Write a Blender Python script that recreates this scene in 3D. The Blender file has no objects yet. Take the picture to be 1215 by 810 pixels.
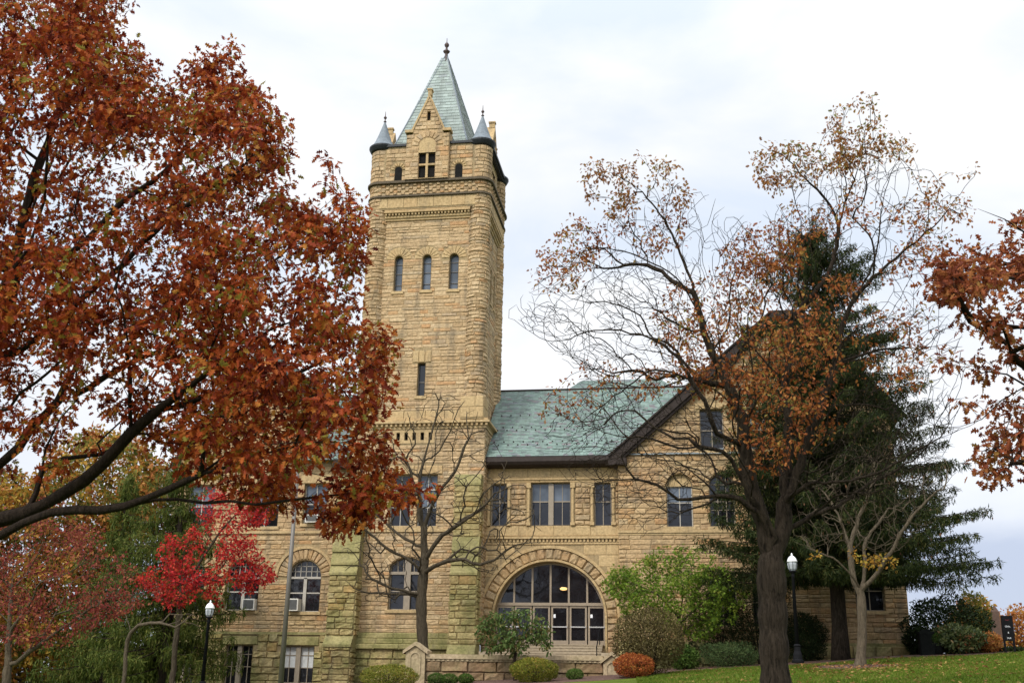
import bpy, math, random
import numpy as np
from mathutils import Vector
rng = np.random.default_rng(11)
random.seed(5)
scene = bpy.context.scene
COL = scene.collection
PI = math.pi

# ------------------------------------------------------------------ camera
EYE = 1.7
FOC, YAW, PITCH, ROLL = 1322.0, .16045, .3166, .01878      # focal length in pixels of a 1215 wide picture
fwd = Vector((-math.sin(YAW)*math.cos(PITCH), math.cos(YAW)*math.cos(PITCH), math.sin(PITCH)))
rt0 = Vector((math.cos(YAW), math.sin(YAW), 0)); up0 = rt0.cross(fwd)
RT = rt0*math.cos(ROLL) + up0*math.sin(ROLL); UP = up0*math.cos(ROLL) - rt0*math.sin(ROLL)
cam_data = bpy.data.cameras.new('camera'); cam = bpy.data.objects.new('camera', cam_data); COL.objects.link(cam)
from mathutils import Matrix
cam.matrix_world = Matrix(((RT.x, UP.x, -fwd.x, 0), (RT.y, UP.y, -fwd.y, 0), (RT.z, UP.z, -fwd.z, EYE), (0, 0, 0, 1)))
cam_data.sensor_fit = 'HORIZONTAL'; cam_data.sensor_width = 36; cam_data.lens = FOC/1215*36
cam_data.clip_end = 3000; cam_data.clip_start = .1
scene.camera = cam

# ------------------------------------------------------------------ sky, sun, exposure
SUN_EL, SUN_AZ = math.radians(42), math.radians(205)        # azimuth from +Y towards +X: behind and left of the viewer
w = bpy.data.worlds.new('World'); scene.world = w; w.use_nodes = True
nt = w.node_tree; nt.nodes.clear()
def N(t, kind, **kw):
    n = t.nodes.new(kind)
    for k, v in kw.items(): setattr(n, k, v)
    return n
out = N(nt, 'ShaderNodeOutputWorld')
sky = N(nt, 'ShaderNodeTexSky', sky_type='NISHITA', sun_disc=False)
sky.sun_elevation = SUN_EL; sky.sun_rotation = SUN_AZ
bg = N(nt, 'ShaderNodeBackground'); bg.inputs['Strength'].default_value = .1
nt.links.new(sky.outputs[0], bg.inputs['Color'])
cl = N(nt, 'ShaderNodeBackground')
tc = N(nt, 'ShaderNodeTexCoord')
mp = N(nt, 'ShaderNodeMapping'); mp.inputs['Scale'].default_value = (1.0, 1.0, 2.2); mp.inputs['Location'].default_value = (3.1, .4, .2)
nt.links.new(tc.outputs['Generated'], mp.inputs['Vector'])
ns = N(nt, 'ShaderNodeTexNoise'); ns.inputs['Scale'].default_value = 2.6; ns.inputs['Detail'].default_value = 6; ns.inputs['Roughness'].default_value = .5; ns.inputs['Distortion'].default_value = .3
nt.links.new(mp.outputs[0], ns.inputs['Vector'])
# cloud colour: bluish grey undersides to white tops; low clouds are darker and more lavender
cr = N(nt, 'ShaderNodeValToRGB')
cr.color_ramp.elements[0].position = .40; cr.color_ramp.elements[0].color = (.76, .835, .95, 1)
cr.color_ramp.elements[1].position = .57; cr.color_ramp.elements[1].color = (1.0, 1.0, 1.0, 1)
nt.links.new(ns.outputs['Fac'], cr.inputs[0])
cr2 = N(nt, 'ShaderNodeValToRGB')
cr2.color_ramp.elements[0].position = .42; cr2.color_ramp.elements[0].color = (.53, .585, .74, 1)
cr2.color_ramp.elements[1].position = .66; cr2.color_ramp.elements[1].color = (.93, .95, 1.0, 1)
nt.links.new(ns.outputs['Fac'], cr2.inputs[0])
sx = N(nt, 'ShaderNodeSeparateXYZ'); nt.links.new(tc.outputs['Generated'], sx.inputs[0])
mr = N(nt, 'ShaderNodeMapRange', interpolation_type='SMOOTHSTEP'); mr.inputs[1].default_value = .10; mr.inputs[2].default_value = .34
nt.links.new(sx.outputs['Z'], mr.inputs[0])
mx = N(nt, 'ShaderNodeMix', data_type='RGBA'); nt.links.new(mr.outputs[0], mx.inputs['Factor']); nt.links.new(cr2.outputs[0], mx.inputs['A']); nt.links.new(cr.outputs[0], mx.inputs['B'])
nt.links.new(mx.outputs['Result'], cl.inputs['Color'])
# overcast: brighter overhead than at the horizon
ms = N(nt, 'ShaderNodeMapRange', interpolation_type='SMOOTHSTEP'); ms.inputs[1].default_value = .45; ms.inputs[2].default_value = 1.0; ms.inputs[3].default_value = .69; ms.inputs[4].default_value = 1.25
nt.links.new(sx.outputs['Z'], ms.inputs[0])
# the cloud deck glows round the veiled sun, which stands behind the viewer
dt = N(nt, 'ShaderNodeVectorMath', operation='DOT_PRODUCT'); nt.links.new(tc.outputs['Generated'], dt.inputs[0])
dt.inputs[1].default_value = (math.sin(SUN_AZ)*math.cos(SUN_EL), math.cos(SUN_AZ)*math.cos(SUN_EL), math.sin(SUN_EL))
mg = N(nt, 'ShaderNodeMapRange', interpolation_type='SMOOTHSTEP'); mg.inputs[1].default_value = .25; mg.inputs[2].default_value = 1.0; mg.inputs[3].default_value = 1.0; mg.inputs[4].default_value = 2.0
nt.links.new(dt.outputs['Value'], mg.inputs[0])
mm_ = N(nt, 'ShaderNodeMath', operation='MULTIPLY'); nt.links.new(ms.outputs[0], mm_.inputs[0]); nt.links.new(mg.outputs[0], mm_.inputs[1]); nt.links.new(mm_.outputs[0], cl.inputs['Strength'])
mixs = N(nt, 'ShaderNodeMixShader'); mixs.inputs[0].default_value = .9
nt.links.new(bg.outputs[0], mixs.inputs[1]); nt.links.new(cl.outputs[0], mixs.inputs[2]); nt.links.new(mixs.outputs[0], out.inputs[0])
sd = bpy.data.lights.new('sun', 'SUN'); sd.energy = 1.5; sd.angle = math.radians(12); sd.color = (1, .95, .86)
sun = bpy.data.objects.new('sun', sd); COL.objects.link(sun)
sdir = Vector((math.sin(SUN_AZ)*math.cos(SUN_EL), math.cos(SUN_AZ)*math.cos(SUN_EL), math.sin(SUN_EL)))
sun.rotation_euler = sdir.to_track_quat('Z', 'Y').to_euler()
vs = scene.view_settings
vs.view_transform = 'Standard'; vs.look = 'None'; vs.gamma = 1; vs.exposure = .68
scene.render.resolution_x = 1024; scene.render.resolution_y = 682

# ------------------------------------------------------------------ helpers
def ray(px, py): return RT*((px-607.5)/FOC) + UP*((405-py)/FOC) + fwd
def at(px, py, Y):
    """the point of the place that stands at depth Y where the photograph shows (px, py)"""
    d = ray(px, py); t = Y/d.y
    return Vector((d.x*t, Y, d.z*t + EYE))
def terrain(x, y):
    x = np.clip(x, -45, 26); yy = np.minimum(y, 56)
    z = 3.45 + .06*(x-6) + .07*(yy-48)
    z = z - .02*np.maximum(y-75, 0)
    return z + .05*np.sin(x*.37+1)*np.sin(y*.31) + .03*np.sin(x*.9)*np.cos(y*.7)
def put(o, parent=None):
    COL.objects.link(o)
    if parent: o.parent = parent
    return o
def tag(o, label=None, cat=None, group=None, kind=None):
    if label: o['label'] = label
    if cat: o['category'] = cat
    if group: o['group'] = group
    if kind: o['kind'] = kind
    return o
def empty(name, loc, label, cat, group=None):
    o = bpy.data.objects.new(name, None); o.location = loc; o.empty_display_size = .3
    put(o); return tag(o, label, cat, group)
def finish(name, me, mat, parent, smooth=False):
    me.materials.append(mat)
    if smooth: me.polygons.foreach_set('use_smooth', [True]*len(me.polygons))
    o = bpy.data.objects.new(name, me); COL.objects.link(o)
    if parent:
        o.parent = parent
        p = Vector((0, 0, 0)); q = parent
        while q: p += q.location; q = q.parent
        o.location = -p
    return o
class MB:
    def __init__(s): s.v = []; s.f = []
    def quad(s, *p):
        n = len(s.v); s.v += [tuple(q) for q in p]; s.f.append(tuple(range(n, n+len(p))))
    def box(s, x0, x1, y0, y1, z0, z1):
        n = len(s.v)
        s.v += [(x0,y0,z0),(x1,y0,z0),(x1,y1,z0),(x0,y1,z0),(x0,y0,z1),(x1,y0,z1),(x1,y1,z1),(x0,y1,z1)]
        s.f += [(n,n+3,n+2,n+1),(n+4,n+5,n+6,n+7),(n,n+1,n+5,n+4),(n+1,n+2,n+6,n+5),(n+2,n+3,n+7,n+6),(n+3,n,n+4,n+7)]
    def fbox(s, F, u0, u1, v0, v1, d0, d1):
        c = [F(u,v,d) for d in (d0,d1) for v in (v0,v1) for u in (u0,u1)]; n = len(s.v); s.v += [tuple(q) for q in c]
        s.f += [(n,n+1,n+3,n+2),(n+4,n+6,n+7,n+5),(n,n+4,n+5,n+1),(n+2,n+3,n+7,n+6),(n,n+2,n+6,n+4),(n+1,n+5,n+7,n+3)]
    def prism(s, F, pts, d0, d1):
        """pts (u, v) outline extruded from depth d0 to d1"""
        n = len(s.v); k = len(pts)
        s.v += [tuple(F(u,v,d0)) for u,v in pts] + [tuple(F(u,v,d1)) for u,v in pts]
        s.f += [tuple(range(n, n+k)), tuple(range(n+2*k-1, n+k-1, -1))]
        for i in range(k): j = (i+1)%k; s.f.append((n+i, n+k+i, n+k+j, n+j))
    def tube(s, pts, rad, k=8, cap=True):
        pts = [Vector(p) for p in pts]; m = len(pts)
        if not hasattr(rad, '__len__'): rad = [rad]*m
        n0 = len(s.v); nrm = None
        for i, p in enumerate(pts):
            t = (pts[min(i+1,m-1)]-pts[max(i-1,0)]).normalized()
            if nrm is None: nrm = t.orthogonal().normalized()
            nrm = (nrm - t*nrm.dot(t)).normalized(); b = t.cross(nrm)
            for j in range(k):
                a = 2*PI*j/k; q = p + (nrm*math.cos(a)+b*math.sin(a))*rad[i]; s.v.append((q.x,q.y,q.z))
        for i in range(m-1):
            for j in range(k):
                a = n0+i*k+j; b2 = n0+i*k+(j+1)%k; s.f.append((a,b2,b2+k,a+k))
        if cap:
            s.f.append(tuple(range(n0+k-1, n0-1, -1))); e = n0+(m-1)*k; s.f.append(tuple(range(e, e+k)))
    def lathe(s, c, prof, k=20):
        """prof: (radius, z) from bottom to top round the vertical through c"""
        n0 = len(s.v); m = len(prof)
        for r, z in prof:
            for j in range(k):
                a = 2*PI*j/k; s.v.append((c[0]+r*math.cos(a), c[1]+r*math.sin(a), c[2]+z))
        for i in range(m-1):
            for j in range(k):
                a = n0+i*k+j; b = n0+i*k+(j+1)%k; s.f.append((a,b,b+k,a+k))
        s.f.append(tuple(range(n0+k-1, n0-1, -1))); e = n0+(m-1)*k; s.f.append(tuple(range(e, e+k)))
    def build(s, name, mat, parent=None, smooth=False):
        me = bpy.data.meshes.new(name); me.from_pydata(s.v, [], s.f); me.update()
        return finish(name, me, mat, parent, smooth)

# ------------------------------------------------------------------ materials
def mat(name):
    m = bpy.data.materials.new(name); m.use_nodes = True; t = m.node_tree
    b = t.nodes['Principled BSDF']; return m, t, b
def ramp(t, stops, fac):
    r = N(t, 'ShaderNodeValToRGB'); e = r.color_ramp.elements
    while len(e) < len(stops): e.new(.5)
    for i, (p, c) in enumerate(stops): e[i].position = p; e[i].color = (*c, 1)
    t.links.new(fac, r.inputs[0]); return r.outputs[0]
def noise(t, scale, detail=4, vec=None, rough=.55, dist=0):
    n = N(t, 'ShaderNodeTexNoise'); n.inputs['Scale'].default_value = scale; n.inputs['Detail'].default_value = detail; n.inputs['Roughness'].default_value = rough; n.inputs['Distortion'].default_value = dist
    if vec: t.links.new(vec, n.inputs['Vector'])
    return n.outputs['Fac']
def mixc(t, a, b, fac, blend='MIX'):
    m = N(t, 'ShaderNodeMix', data_type='RGBA', blend_type=blend)
    for k, v in (('A', a), ('B', b), ('Factor', fac)):
        if isinstance(v, (tuple, float, int)): m.inputs[k].default_value = (*v, 1) if isinstance(v, tuple) else v
        else: t.links.new(v, m.inputs[k])
    return m.outputs['Result']
def wpos(t, scale=None):
    g = N(t, 'ShaderNodeNewGeometry')
    if scale is None: return g.outputs['Position']
    m = N(t, 'ShaderNodeMapping'); m.inputs['Scale'].default_value = scale; t.links.new(g.outputs['Position'], m.inputs['Vector']); return m.outputs[0]
def rnd(t): return N(t, 'ShaderNodeNewGeometry').outputs['Random Per Island']
def bump(t, b, h, s=.3, d=.02):
    n = N(t, 'ShaderNodeBump'); n.inputs['Strength'].default_value = s; n.inputs['Distance'].default_value = d
    t.links.new(h, n.inputs['Height']); t.links.new(n.outputs[0], b.inputs['Normal'])
def mrange(t, v, a, b, c=0., d=1.):
    m = N(t, 'ShaderNodeMapRange'); 
    for i, q in enumerate((a, b, c, d)): m.inputs[i+1].default_value = q
    t.links.new(v, m.inputs[0]); return m.outputs[0]

def stone_mat(name, stops, dirt=.55, moss=0.0, rosy=0.0, bs=.5):
    m, t, b = mat(name)
    base = ramp(t, stops, rnd(t))
    p = wpos(t)
    fine = noise(t, 9, 5, p); big = noise(t, .35, 3, p)
    col = mixc(t, base, ramp(t, [(.3, (.62,.58,.5)), (.7, (1.15,1.12,1.05))], fine), .8, 'MULTIPLY')
    if rosy: col = mixc(t, col, (.40,.19,.085), mrange(t, big, .5, .72, 0, rosy))
    # soot in streaks
    st = noise(t, 1.0, 6, wpos(t, (1.6,1.6,.35)), .65)
    dm = mrange(t, st, .52, .74, 0, dirt)
    col = mixc(t, col, (.115,.095,.068), dm)
    s2 = noise(t, 3.2, 5, wpos(t, (1,1,2.5)), .6)
    col = mixc(t, col, (.13,.105,.072), mrange(t, s2, .57, .73, 0, dirt*.8))
    # lichen green low on the walls and where water runs
    sep = N(t, 'ShaderNodeSeparateXYZ'); t.links.new(p, sep.inputs[0])
    low = mrange(t, sep.outputs['Z'], 3.2, 9.5, 1, 0)
    gm = noise(t, .9, 5, p, .6)
    g = N(t, 'ShaderNodeMath', operation='MULTIPLY'); t.links.new(low, g.inputs[0]); t.links.new(mrange(t, gm, .42, .62), g.inputs[1])
    g2 = N(t, 'ShaderNodeMath', operation='MULTIPLY_ADD'); t.links.new(g.outputs[0], g2.inputs[0]); g2.inputs[1].default_value = .35; g2.use_clamp = True
    mm = N(t, 'ShaderNodeMath', operation='MULTIPLY'); t.links.new(mrange(t, gm, .35, .6), mm.inputs[0]); mm.inputs[1].default_value = moss
    t.links.new(mm.outputs[0], g2.inputs[2])
    col = mixc(t, col, ramp(t, [(.3,(.075,.085,.025)),(.7,(.17,.165,.055))], fine), g2.outputs[0])
    t.links.new(col, b.inputs['Base Color']); b.inputs['Roughness'].default_value = .92; b.inputs['Specular IOR Level'].default_value = .2
    bump(t, b, noise(t, 14, 6, p, .65), bs, .03)
    return m
BUFF = [(0,(.40,.285,.145)),(.2,(.455,.335,.18)),(.5,(.495,.37,.20)),(.7,(.53,.41,.23)),(.8,(.48,.335,.165)),(.87,(.47,.285,.13)),(.93,(.43,.34,.20)),(1,(.385,.295,.175))]
SMOOTH = [(0,(.44,.322,.175)),(.5,(.48,.358,.20)),(1,(.45,.318,.17))]
M_stone = stone_mat('buff_rockface', [(p, (c[0]*.90, c[1]*.865, c[2]*.92)) for p, c in BUFF], .85, 0, .35)
M_stoneT = stone_mat('tower_rockface', [(p, (c[0]*.98, c[1]*.96, c[2]*1.07)) for p, c in BUFF], .8)
M_dress = stone_mat('dressed_sandstone', SMOOTH, .55, bs=.25)
M_moss = stone_mat('mossy_sandstone', [(p, (c[0]*.86, c[1]*.92, c[2]*.84)) for p, c in BUFF], .6, .5)
M_mossd = stone_mat('mossy_dressed_stone', [(0,(.28,.255,.115)),(.5,(.345,.30,.145)),(1,(.25,.235,.10))], .7, .45, bs=.25)
M_red = stone_mat('reddish_terrace_stone', [(0,(.21,.135,.08)),(.4,(.285,.195,.12)),(.7,(.25,.155,.09)),(1,(.19,.145,.10))], .9)
M_cope = stone_mat('pale_coping_stone', [(0,(.45,.36,.25)),(1,(.42,.33,.22))], .5, bs=.25)
M_mortar = stone_mat('mortar', [(0,(.32,.245,.14)),(1,(.33,.25,.145))], .6, bs=.2)
def slate_mat(name, stops):
    m, t, b = mat(name)
    col = ramp(t, stops, rnd(t)); p = wpos(t)
    col = mixc(t, col, ramp(t, [(.3,(.75,.75,.75)),(.7,(1.15,1.15,1.15))], noise(t, 1.3, 4, p)), .8, 'MULTIPLY')
    col = mixc(t, col, (.085,.095,.085), mrange(t, noise(t, 1.0, 5, wpos(t, (2.2,.25,.25)), .65), .5, .75, 0, .65))
    t.links.new(col, b.inputs['Base Color']); b.inputs['Roughness'].default_value = .62; b.inputs['Specular IOR Level'].default_value = .4
    bump(t, b, noise(t, 30, 3, p), .3, .01); return m
M_slate = slate_mat('green_slate', [(0,(.10,.13,.12)),(.2,(.15,.21,.182)),(.5,(.175,.245,.212)),(.75,(.20,.27,.237)),(.9,(.16,.18,.19)),(1,(.185,.155,.155))])
M_spire = slate_mat('pale_slate', [(0,(.19,.225,.20)),(.5,(.24,.29,.262)),(.8,(.275,.325,.295)),(1,(.21,.235,.235))])
def plain(name, c, rough=.6, spec=.4, metal=0, var=.25, scale=6, bs=.15):
    m, t, b = mat(name); p = wpos(t)
    n = noise(t, scale, 5, p, .6)
    t.links.new(mixc(t, tuple(q*(1-var) for q in c), tuple(min(1,q*(1+var)) for q in c), mrange(t, n, .3, .7)), b.inputs['Base Color'])
    b.inputs['Roughness'].default_value = rough; b.inputs['Specular IOR Level'].default_value = spec; b.inputs['Metallic'].default_value = metal
    if bs: bump(t, b, noise(t, scale*4, 4, p), bs, .01)
    return m
M_gutter = plain('brown_black_gutter', (.030,.021,.017), .65, .2)
M_lead = plain('grey_lead', (.145,.17,.19), .6, .3)
M_dark = plain('dark_metal_eave', (.016,.018,.021), .5, .25)
M_black = plain('black_paint', (.008,.008,.009), .75, .08, bs=.05)
M_whiteframe = plain('weathered_white_frame', (.36,.33,.28), .55, var=.12)
M_tanframe = plain('tan_frame', (.25,.205,.15), .5, var=.12)
M_bronze = plain('tan_door_frame', (.27,.21,.145), .42, .5, var=.1)
M_steel = plain('push_bar_steel', (.65,.62,.56), .25, .6, .7, var=.05, bs=0)
M_paper = plain('white_paper', (.8,.8,.82), .7, var=.03, bs=0)
M_ac = plain('off_white_metal', (.62,.59,.52), .5, var=.1)
M_grille = plain('grille_grey', (.10,.10,.095), .6, var=.2)
M_blind = plain('pale_blind', (.50,.51,.50), .8, var=.1, bs=0)
M_void = plain('dark_interior', (.012,.011,.010), .9, .1, bs=0)
M_pole = plain('weathered_grey_steel', (.13,.115,.10), .5, .4, .2, var=.12)
M_copper = plain('rusty_finial', (.06,.036,.03), .6)
M_step = plain('step_stone', (.34,.275,.19), .85, .2, var=.2)
M_bin = plain('dark_bin', (.010,.011,.010), .85, .05)
M_obel = plain('brown_granite', (.095,.055,.04), .7, .3, var=.2)
M_letter = plain('white_lettering', (.72,.72,.74), .6, var=.03, bs=0)
M_crimson = plain('crimson_lettering', (.28,.03,.035), .6, var=.03, bs=0)
def glass_mat(name, c, rough):
    m, t, b = mat(name); p = wpos(t)
    t.links.new(mixc(t, c, tuple(q*2.2 for q in c), mrange(t, noise(t, .7, 3, p), .4, .65)), b.inputs['Base Color'])
    b.inputs['Roughness'].default_value = rough; b.inputs['Specular IOR Level'].default_value = .42
    bump(t, b, noise(t, 1.6, 2, p), .06, .05); return m
M_glass = glass_mat('window_glass', (.007,.007,.008), .04)
M_glassb = glass_mat('sky_tinted_glass', (.055,.066,.082), .10)  # paler blue-grey base colour stands in for reflected sky
m, t, b = mat('lantern_glass'); b.inputs['Base Color'].default_value = (.55,.58,.62,1); b.inputs['Roughness'].default_value = .15; b.inputs['Transmission Weight'].default_value = .35; M_lant = m
m, t, b = mat('lantern_cap_white'); b.inputs['Base Color'].default_value = (.8,.8,.8,1); b.inputs['Roughness'].default_value = .35; M_lcap = m

def bark_mat(name, c1, c2, sc=1.0):
    m, t, b = mat(name)
    g = noise(t, 17*sc, 6, wpos(t, (1,1,.2)), .72, .6)
    h = noise(t, 1.2, 3, wpos(t))
    col = mixc(t, c1, c2, mrange(t, g, .35, .65))
    col = mixc(t, col, tuple(q*.8 for q in c2), mrange(t, h, .5, .7, 0, .4))
    t.links.new(col, b.inputs['Base Color']); b.inputs['Roughness'].default_value = .95; b.inputs['Specular IOR Level'].default_value = .1
    bump(t, b, g, 1.0, .09); return m
M_barkdark = bark_mat('dark_oak_bark', (.016,.011,.008), (.045,.032,.023))
M_bark = bark_mat('brown_oak_bark', (.010,.0075,.0055), (.058,.044,.031))
M_barkpale = bark_mat('pale_grey_bark', (.058,.044,.029), (.145,.115,.078))
M_barkmid = bark_mat('grey_green_bark', (.034,.027,.018), (.095,.075,.05))
def leaf_mat(name, stops, trans=.35, clump=.9, spec=.10):
    m, t, b = mat(name)
    p = wpos(t)
    mixn = N(t, 'ShaderNodeMath', operation='MULTIPLY_ADD', use_clamp=True)          # leaf to leaf variety, shifted from clump to clump
    t.links.new(mrange(t, noise(t, .9, 3, p), .3, .7, -.28*clump, .28*clump), mixn.inputs[2]); t.links.new(rnd(t), mixn.inputs[0]); mixn.inputs[1].default_value = 1.0
    col = ramp(t, stops, mixn.outputs[0])
    t.links.new(col, b.inputs['Base Color']); b.inputs['Roughness'].default_value = .55; b.inputs['Specular IOR Level'].default_value = spec
    tr = N(t, 'ShaderNodeBsdfTranslucent'); t.links.new(col, tr.inputs['Color'])
    mx = N(t, 'ShaderNodeMixShader'); mx.inputs[0].default_value = trans
    t.links.new(b.outputs[0], mx.inputs[1]); t.links.new(tr.outputs[0], mx.inputs[2]); t.links.new(mx.outputs[0], t.nodes['Material Output'].inputs[0])
    return m
L_oak = leaf_mat('rust_oak_leaves', [(0,(.080,.010,.005)),(.25,(.185,.026,.009)),(.55,(.31,.056,.014)),(.8,(.39,.10,.020)),(.95,(.38,.17,.026)),(1,(.22,.18,.03))], .36, 1.1)
L_oakthin = leaf_mat('faded_oak_leaves', [(0,(.17,.05,.018)),(.35,(.29,.085,.025)),(.7,(.38,.14,.04)),(.9,(.37,.20,.05)),(1,(.24,.20,.05))], .35)
L_oaktop = leaf_mat('olive_brown_oak_leaves', [(0,(.19,.07,.022)),(.4,(.31,.125,.036)),(.75,(.34,.17,.045)),(.93,(.29,.20,.05)),(1,(.19,.19,.05))], .35)
L_maroon = leaf_mat('deep_red_oak_leaves', [(0,(.13,.030,.015)),(.4,(.26,.07,.028)),(.8,(.33,.12,.04)),(1,(.30,.17,.045))], .35)
L_scarlet = leaf_mat('scarlet_leaves', [(0,(.20,.011,.015)),(.4,(.43,.022,.026)),(.8,(.57,.048,.035)),(1,(.46,.10,.035))], .38)
L_conif = leaf_mat('drooping_conifer_needles', [(0,(.035,.055,.010)),(.5,(.075,.10,.018)),(.85,(.12,.14,.026)),(1,(.17,.16,.04))], .3)
L_spruce = leaf_mat('dark_spruce_needles', [(0,(.010,.017,.005)),(.5,(.024,.036,.009)),(.85,(.045,.056,.014)),(1,(.08,.074,.022))], .15)
L_cone = leaf_mat('spruce_cones', [(0,(.10,.05,.025)),(1,(.17,.09,.045))], 0)
L_wine = leaf_mat('wine_red_leaves', [(0,(.12,.02,.02)),(.5,(.24,.045,.035)),(1,(.30,.10,.05))], .35)
L_gold = leaf_mat('golden_leaves', [(0,(.26,.12,.02)),(.4,(.38,.20,.03)),(.8,(.42,.28,.05)),(1,(.22,.22,.04))], .4)
L_orange = leaf_mat('orange_leaves', [(0,(.26,.085,.025)),(.5,(.40,.15,.045)),(1,(.42,.24,.06))], .4)
L_olive = leaf_mat('olive_leaves', [(0,(.08,.09,.02)),(.5,(.15,.15,.03)),(1,(.26,.20,.04))], .35)
L_lime = leaf_mat('lime_leaves', [(0,(.075,.13,.018)),(.5,(.15,.24,.028)),(.85,(.22,.30,.04)),(1,(.28,.28,.05))], .45)
L_dogwood = leaf_mat('mid_green_leaves', [(0,(.045,.075,.02)),(.5,(.085,.13,.035)),(.85,(.13,.17,.05)),(1,(.20,.14,.05))], .35)
L_yew = leaf_mat('dark_yew_needles', [(0,(.009,.016,.006)),(.6,(.020,.034,.010)),(1,(.042,.058,.018))], .12)
L_juniper = leaf_mat('soft_green_shrub', [(0,(.028,.05,.018)),(.6,(.06,.095,.032)),(1,(.10,.13,.045))], .25)
L_brownbush = leaf_mat('bronze_green_twiggy_leaves', [(0,(.055,.042,.018)),(.5,(.10,.080,.028)),(1,(.15,.12,.045))], .2)
L_orangebush = leaf_mat('orange_clipped_leaves', [(0,(.22,.05,.02)),(.4,(.38,.10,.03)),(.8,(.42,.17,.04)),(1,(.20,.18,.03))], .3)
L_ball = leaf_mat('yellow_green_clipped_leaves', [(0,(.085,.105,.014)),(.5,(.17,.18,.025)),(.85,(.24,.21,.035)),(1,(.28,.17,.04))], .3)
L_box = leaf_mat('boxwood_leaves', [(0,(.03,.06,.012)),(.6,(.07,.125,.022)),(1,(.11,.17,.035))], .3)
L_rhodo = leaf_mat('rhododendron_leaves', [(0,(.035,.055,.015)),(.5,(.085,.11,.03)),(.9,(.14,.15,.045)),(1,(.28,.10,.04))], .25, spec=.4)
L_fallen = leaf_mat('fallen_leaves', [(0,(.16,.06,.025)),(.6,(.26,.12,.045)),(1,(.32,.22,.07))], .1)
L_grass = leaf_mat('grass_blades', [(0,(.055,.095,.010)),(.5,(.10,.16,.015)),(.85,(.145,.195,.024)),(1,(.22,.19,.05))], .35, 1.2)

# ------------------------------------------------------------------ masonry
def FP(Y): return lambda u, v, d: (u, Y-d, v)                              # a wall that faces the viewer
def FR(X, Y0): return lambda u, v, d: (X+d, Y0+u, v)                       # a wall that faces right
def FL(X, Y0): return lambda u, v, d: (X-d, Y0-u, v)                       # a wall that faces left (u runs towards the viewer)
def FCYL(cx, cy, r): return lambda u, v, d: (cx+(r+d)*math.sin(u/r), cy-(r+d)*math.cos(u/r), v)
def FPOL(F, cu, cv): return lambda a, r, d: F(cu-r*math.cos(a), cv+r*math.sin(a), d)
class Hole:
    def __init__(s, u0, u1, v0, v1, kind='rect', rise=None):
        s.u0, s.u1, s.v0, s.v1, s.kind = u0, u1, v0, v1, kind
        s.c = (u0+u1)/2; h = (u1-u0)/2
        if kind == 'arch': rise = h
        s.rise = rise or 0; s.vs = v1 - s.rise
        s.R = (h*h + s.rise**2)/(2*s.rise) if s.rise else 0
    def ext(s, v):
        if v < s.v0-1e-6 or v > s.v1+1e-6: return None
        if v <= s.vs or not s.rise: return s.u0, s.u1
        q = s.R**2 - (v-(s.v1-s.R))**2; h = math.sqrt(max(q, 0)); return s.c-h, s.c+h
    def outline(s, n=20):
        p = [(s.u0, s.v0), (s.u1, s.v0)]
        if not s.rise: return p + [(s.u1, s.v1), (s.u0, s.v1)]
        a0 = math.asin(min(1, (s.u1-s.u0)/2/s.R)); cv = s.v1-s.R
        return p + [(s.c+s.R*math.sin(a0-2*a0*i/n), cv+s.R*math.cos(a0-2*a0*i/n)) for i in range(n+1)]
def pillow(mb, F, u0, u1, v0, v1, dep, rough=1.0, g=.010):
    u0 += g; u1 -= g; v0 += g; v1 -= g
    if u1-u0 < .03 or v1-v0 < .03: return
    b = min(.035, (u1-u0)*.25, (v1-v0)*.25)
    nu = max(1, int((u1-u0)/.22)) if rough else 1; nv = 2 if rough and v1-v0 > .16 else 1
    us = [u0, u0+b] + [u0+b+(u1-u0-2*b)*(i/nu) for i in range(1, nu)] + [u1-b, u1]
    vv = [v0, v0+b] + [v0+b+(v1-v0-2*b)*(i/nv) for i in range(1, nv)] + [v1-b, v1]
    n = len(mb.v); U, V = len(us), len(vv); tilt = random.uniform(-.3, .3)*rough
    for j, v in enumerate(vv):
        for i, u in enumerate(us):
            edge = i in (0, U-1) or j in (0, V-1)
            if edge: mb.v.append(tuple(F(u, v, 0.002)))
            else:
                d = dep*(1+rough*random.uniform(-.42, .5)+tilt*(j/(V-1)-.5)*2) ; k = .02*rough
                mb.v.append(tuple(F(u+random.uniform(-k, k)*(U > 4), v+random.uniform(-k, k)*.6, d)))
    for j in range(V-1):
        for i in range(U-1):
            a = n+j*U+i; mb.f.append((a, a+1, a+1+U, a+U))
def masonry(mb, F, v0, v1, ext, holes=(), ch=(.2, .36), bl=(.4, 1.15), dep=(.035, .075), rough=1.0):
    """rock-faced stones laid in courses; ext(v) gives the ends of the wall at height v"""
    v = v0; k = 0
    while v < v1-.08:
        h = random.uniform(*ch)
        if v1-(v+h) < ch[0]*.7: h = v1-v
        va, vb = v, v+h; v = vb; k += 1
        vm = (va+vb)/2; lo, hi = ext(va), ext(vb)
        iv = [(max(lo[0], hi[0]), min(lo[1], hi[1]))]
        for H in holes:
            es = [e for e in (H.ext(va+.02), H.ext(vm), H.ext(vb-.02)) if e]
            if not es: continue
            a, b = min(e[0] for e in es), max(e[1] for e in es); nx = []
            for p, q in iv:
                if b <= p or a >= q: nx.append((p, q)); continue
                if a > p+.02: nx.append((p, a))
                if b < q-.02: nx.append((b, q))
            iv = nx
        for p, q in iv:
            u = p; first = True
            while u < q-.02:
                l = random.uniform(*bl)
                if first: l *= random.uniform(.45, 1); first = False
                if q-(u+l) < bl[0]*.6: l = q-u
                pillow(mb, F, u, u+l, va, vb, random.uniform(*dep), rough); u += l
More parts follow.
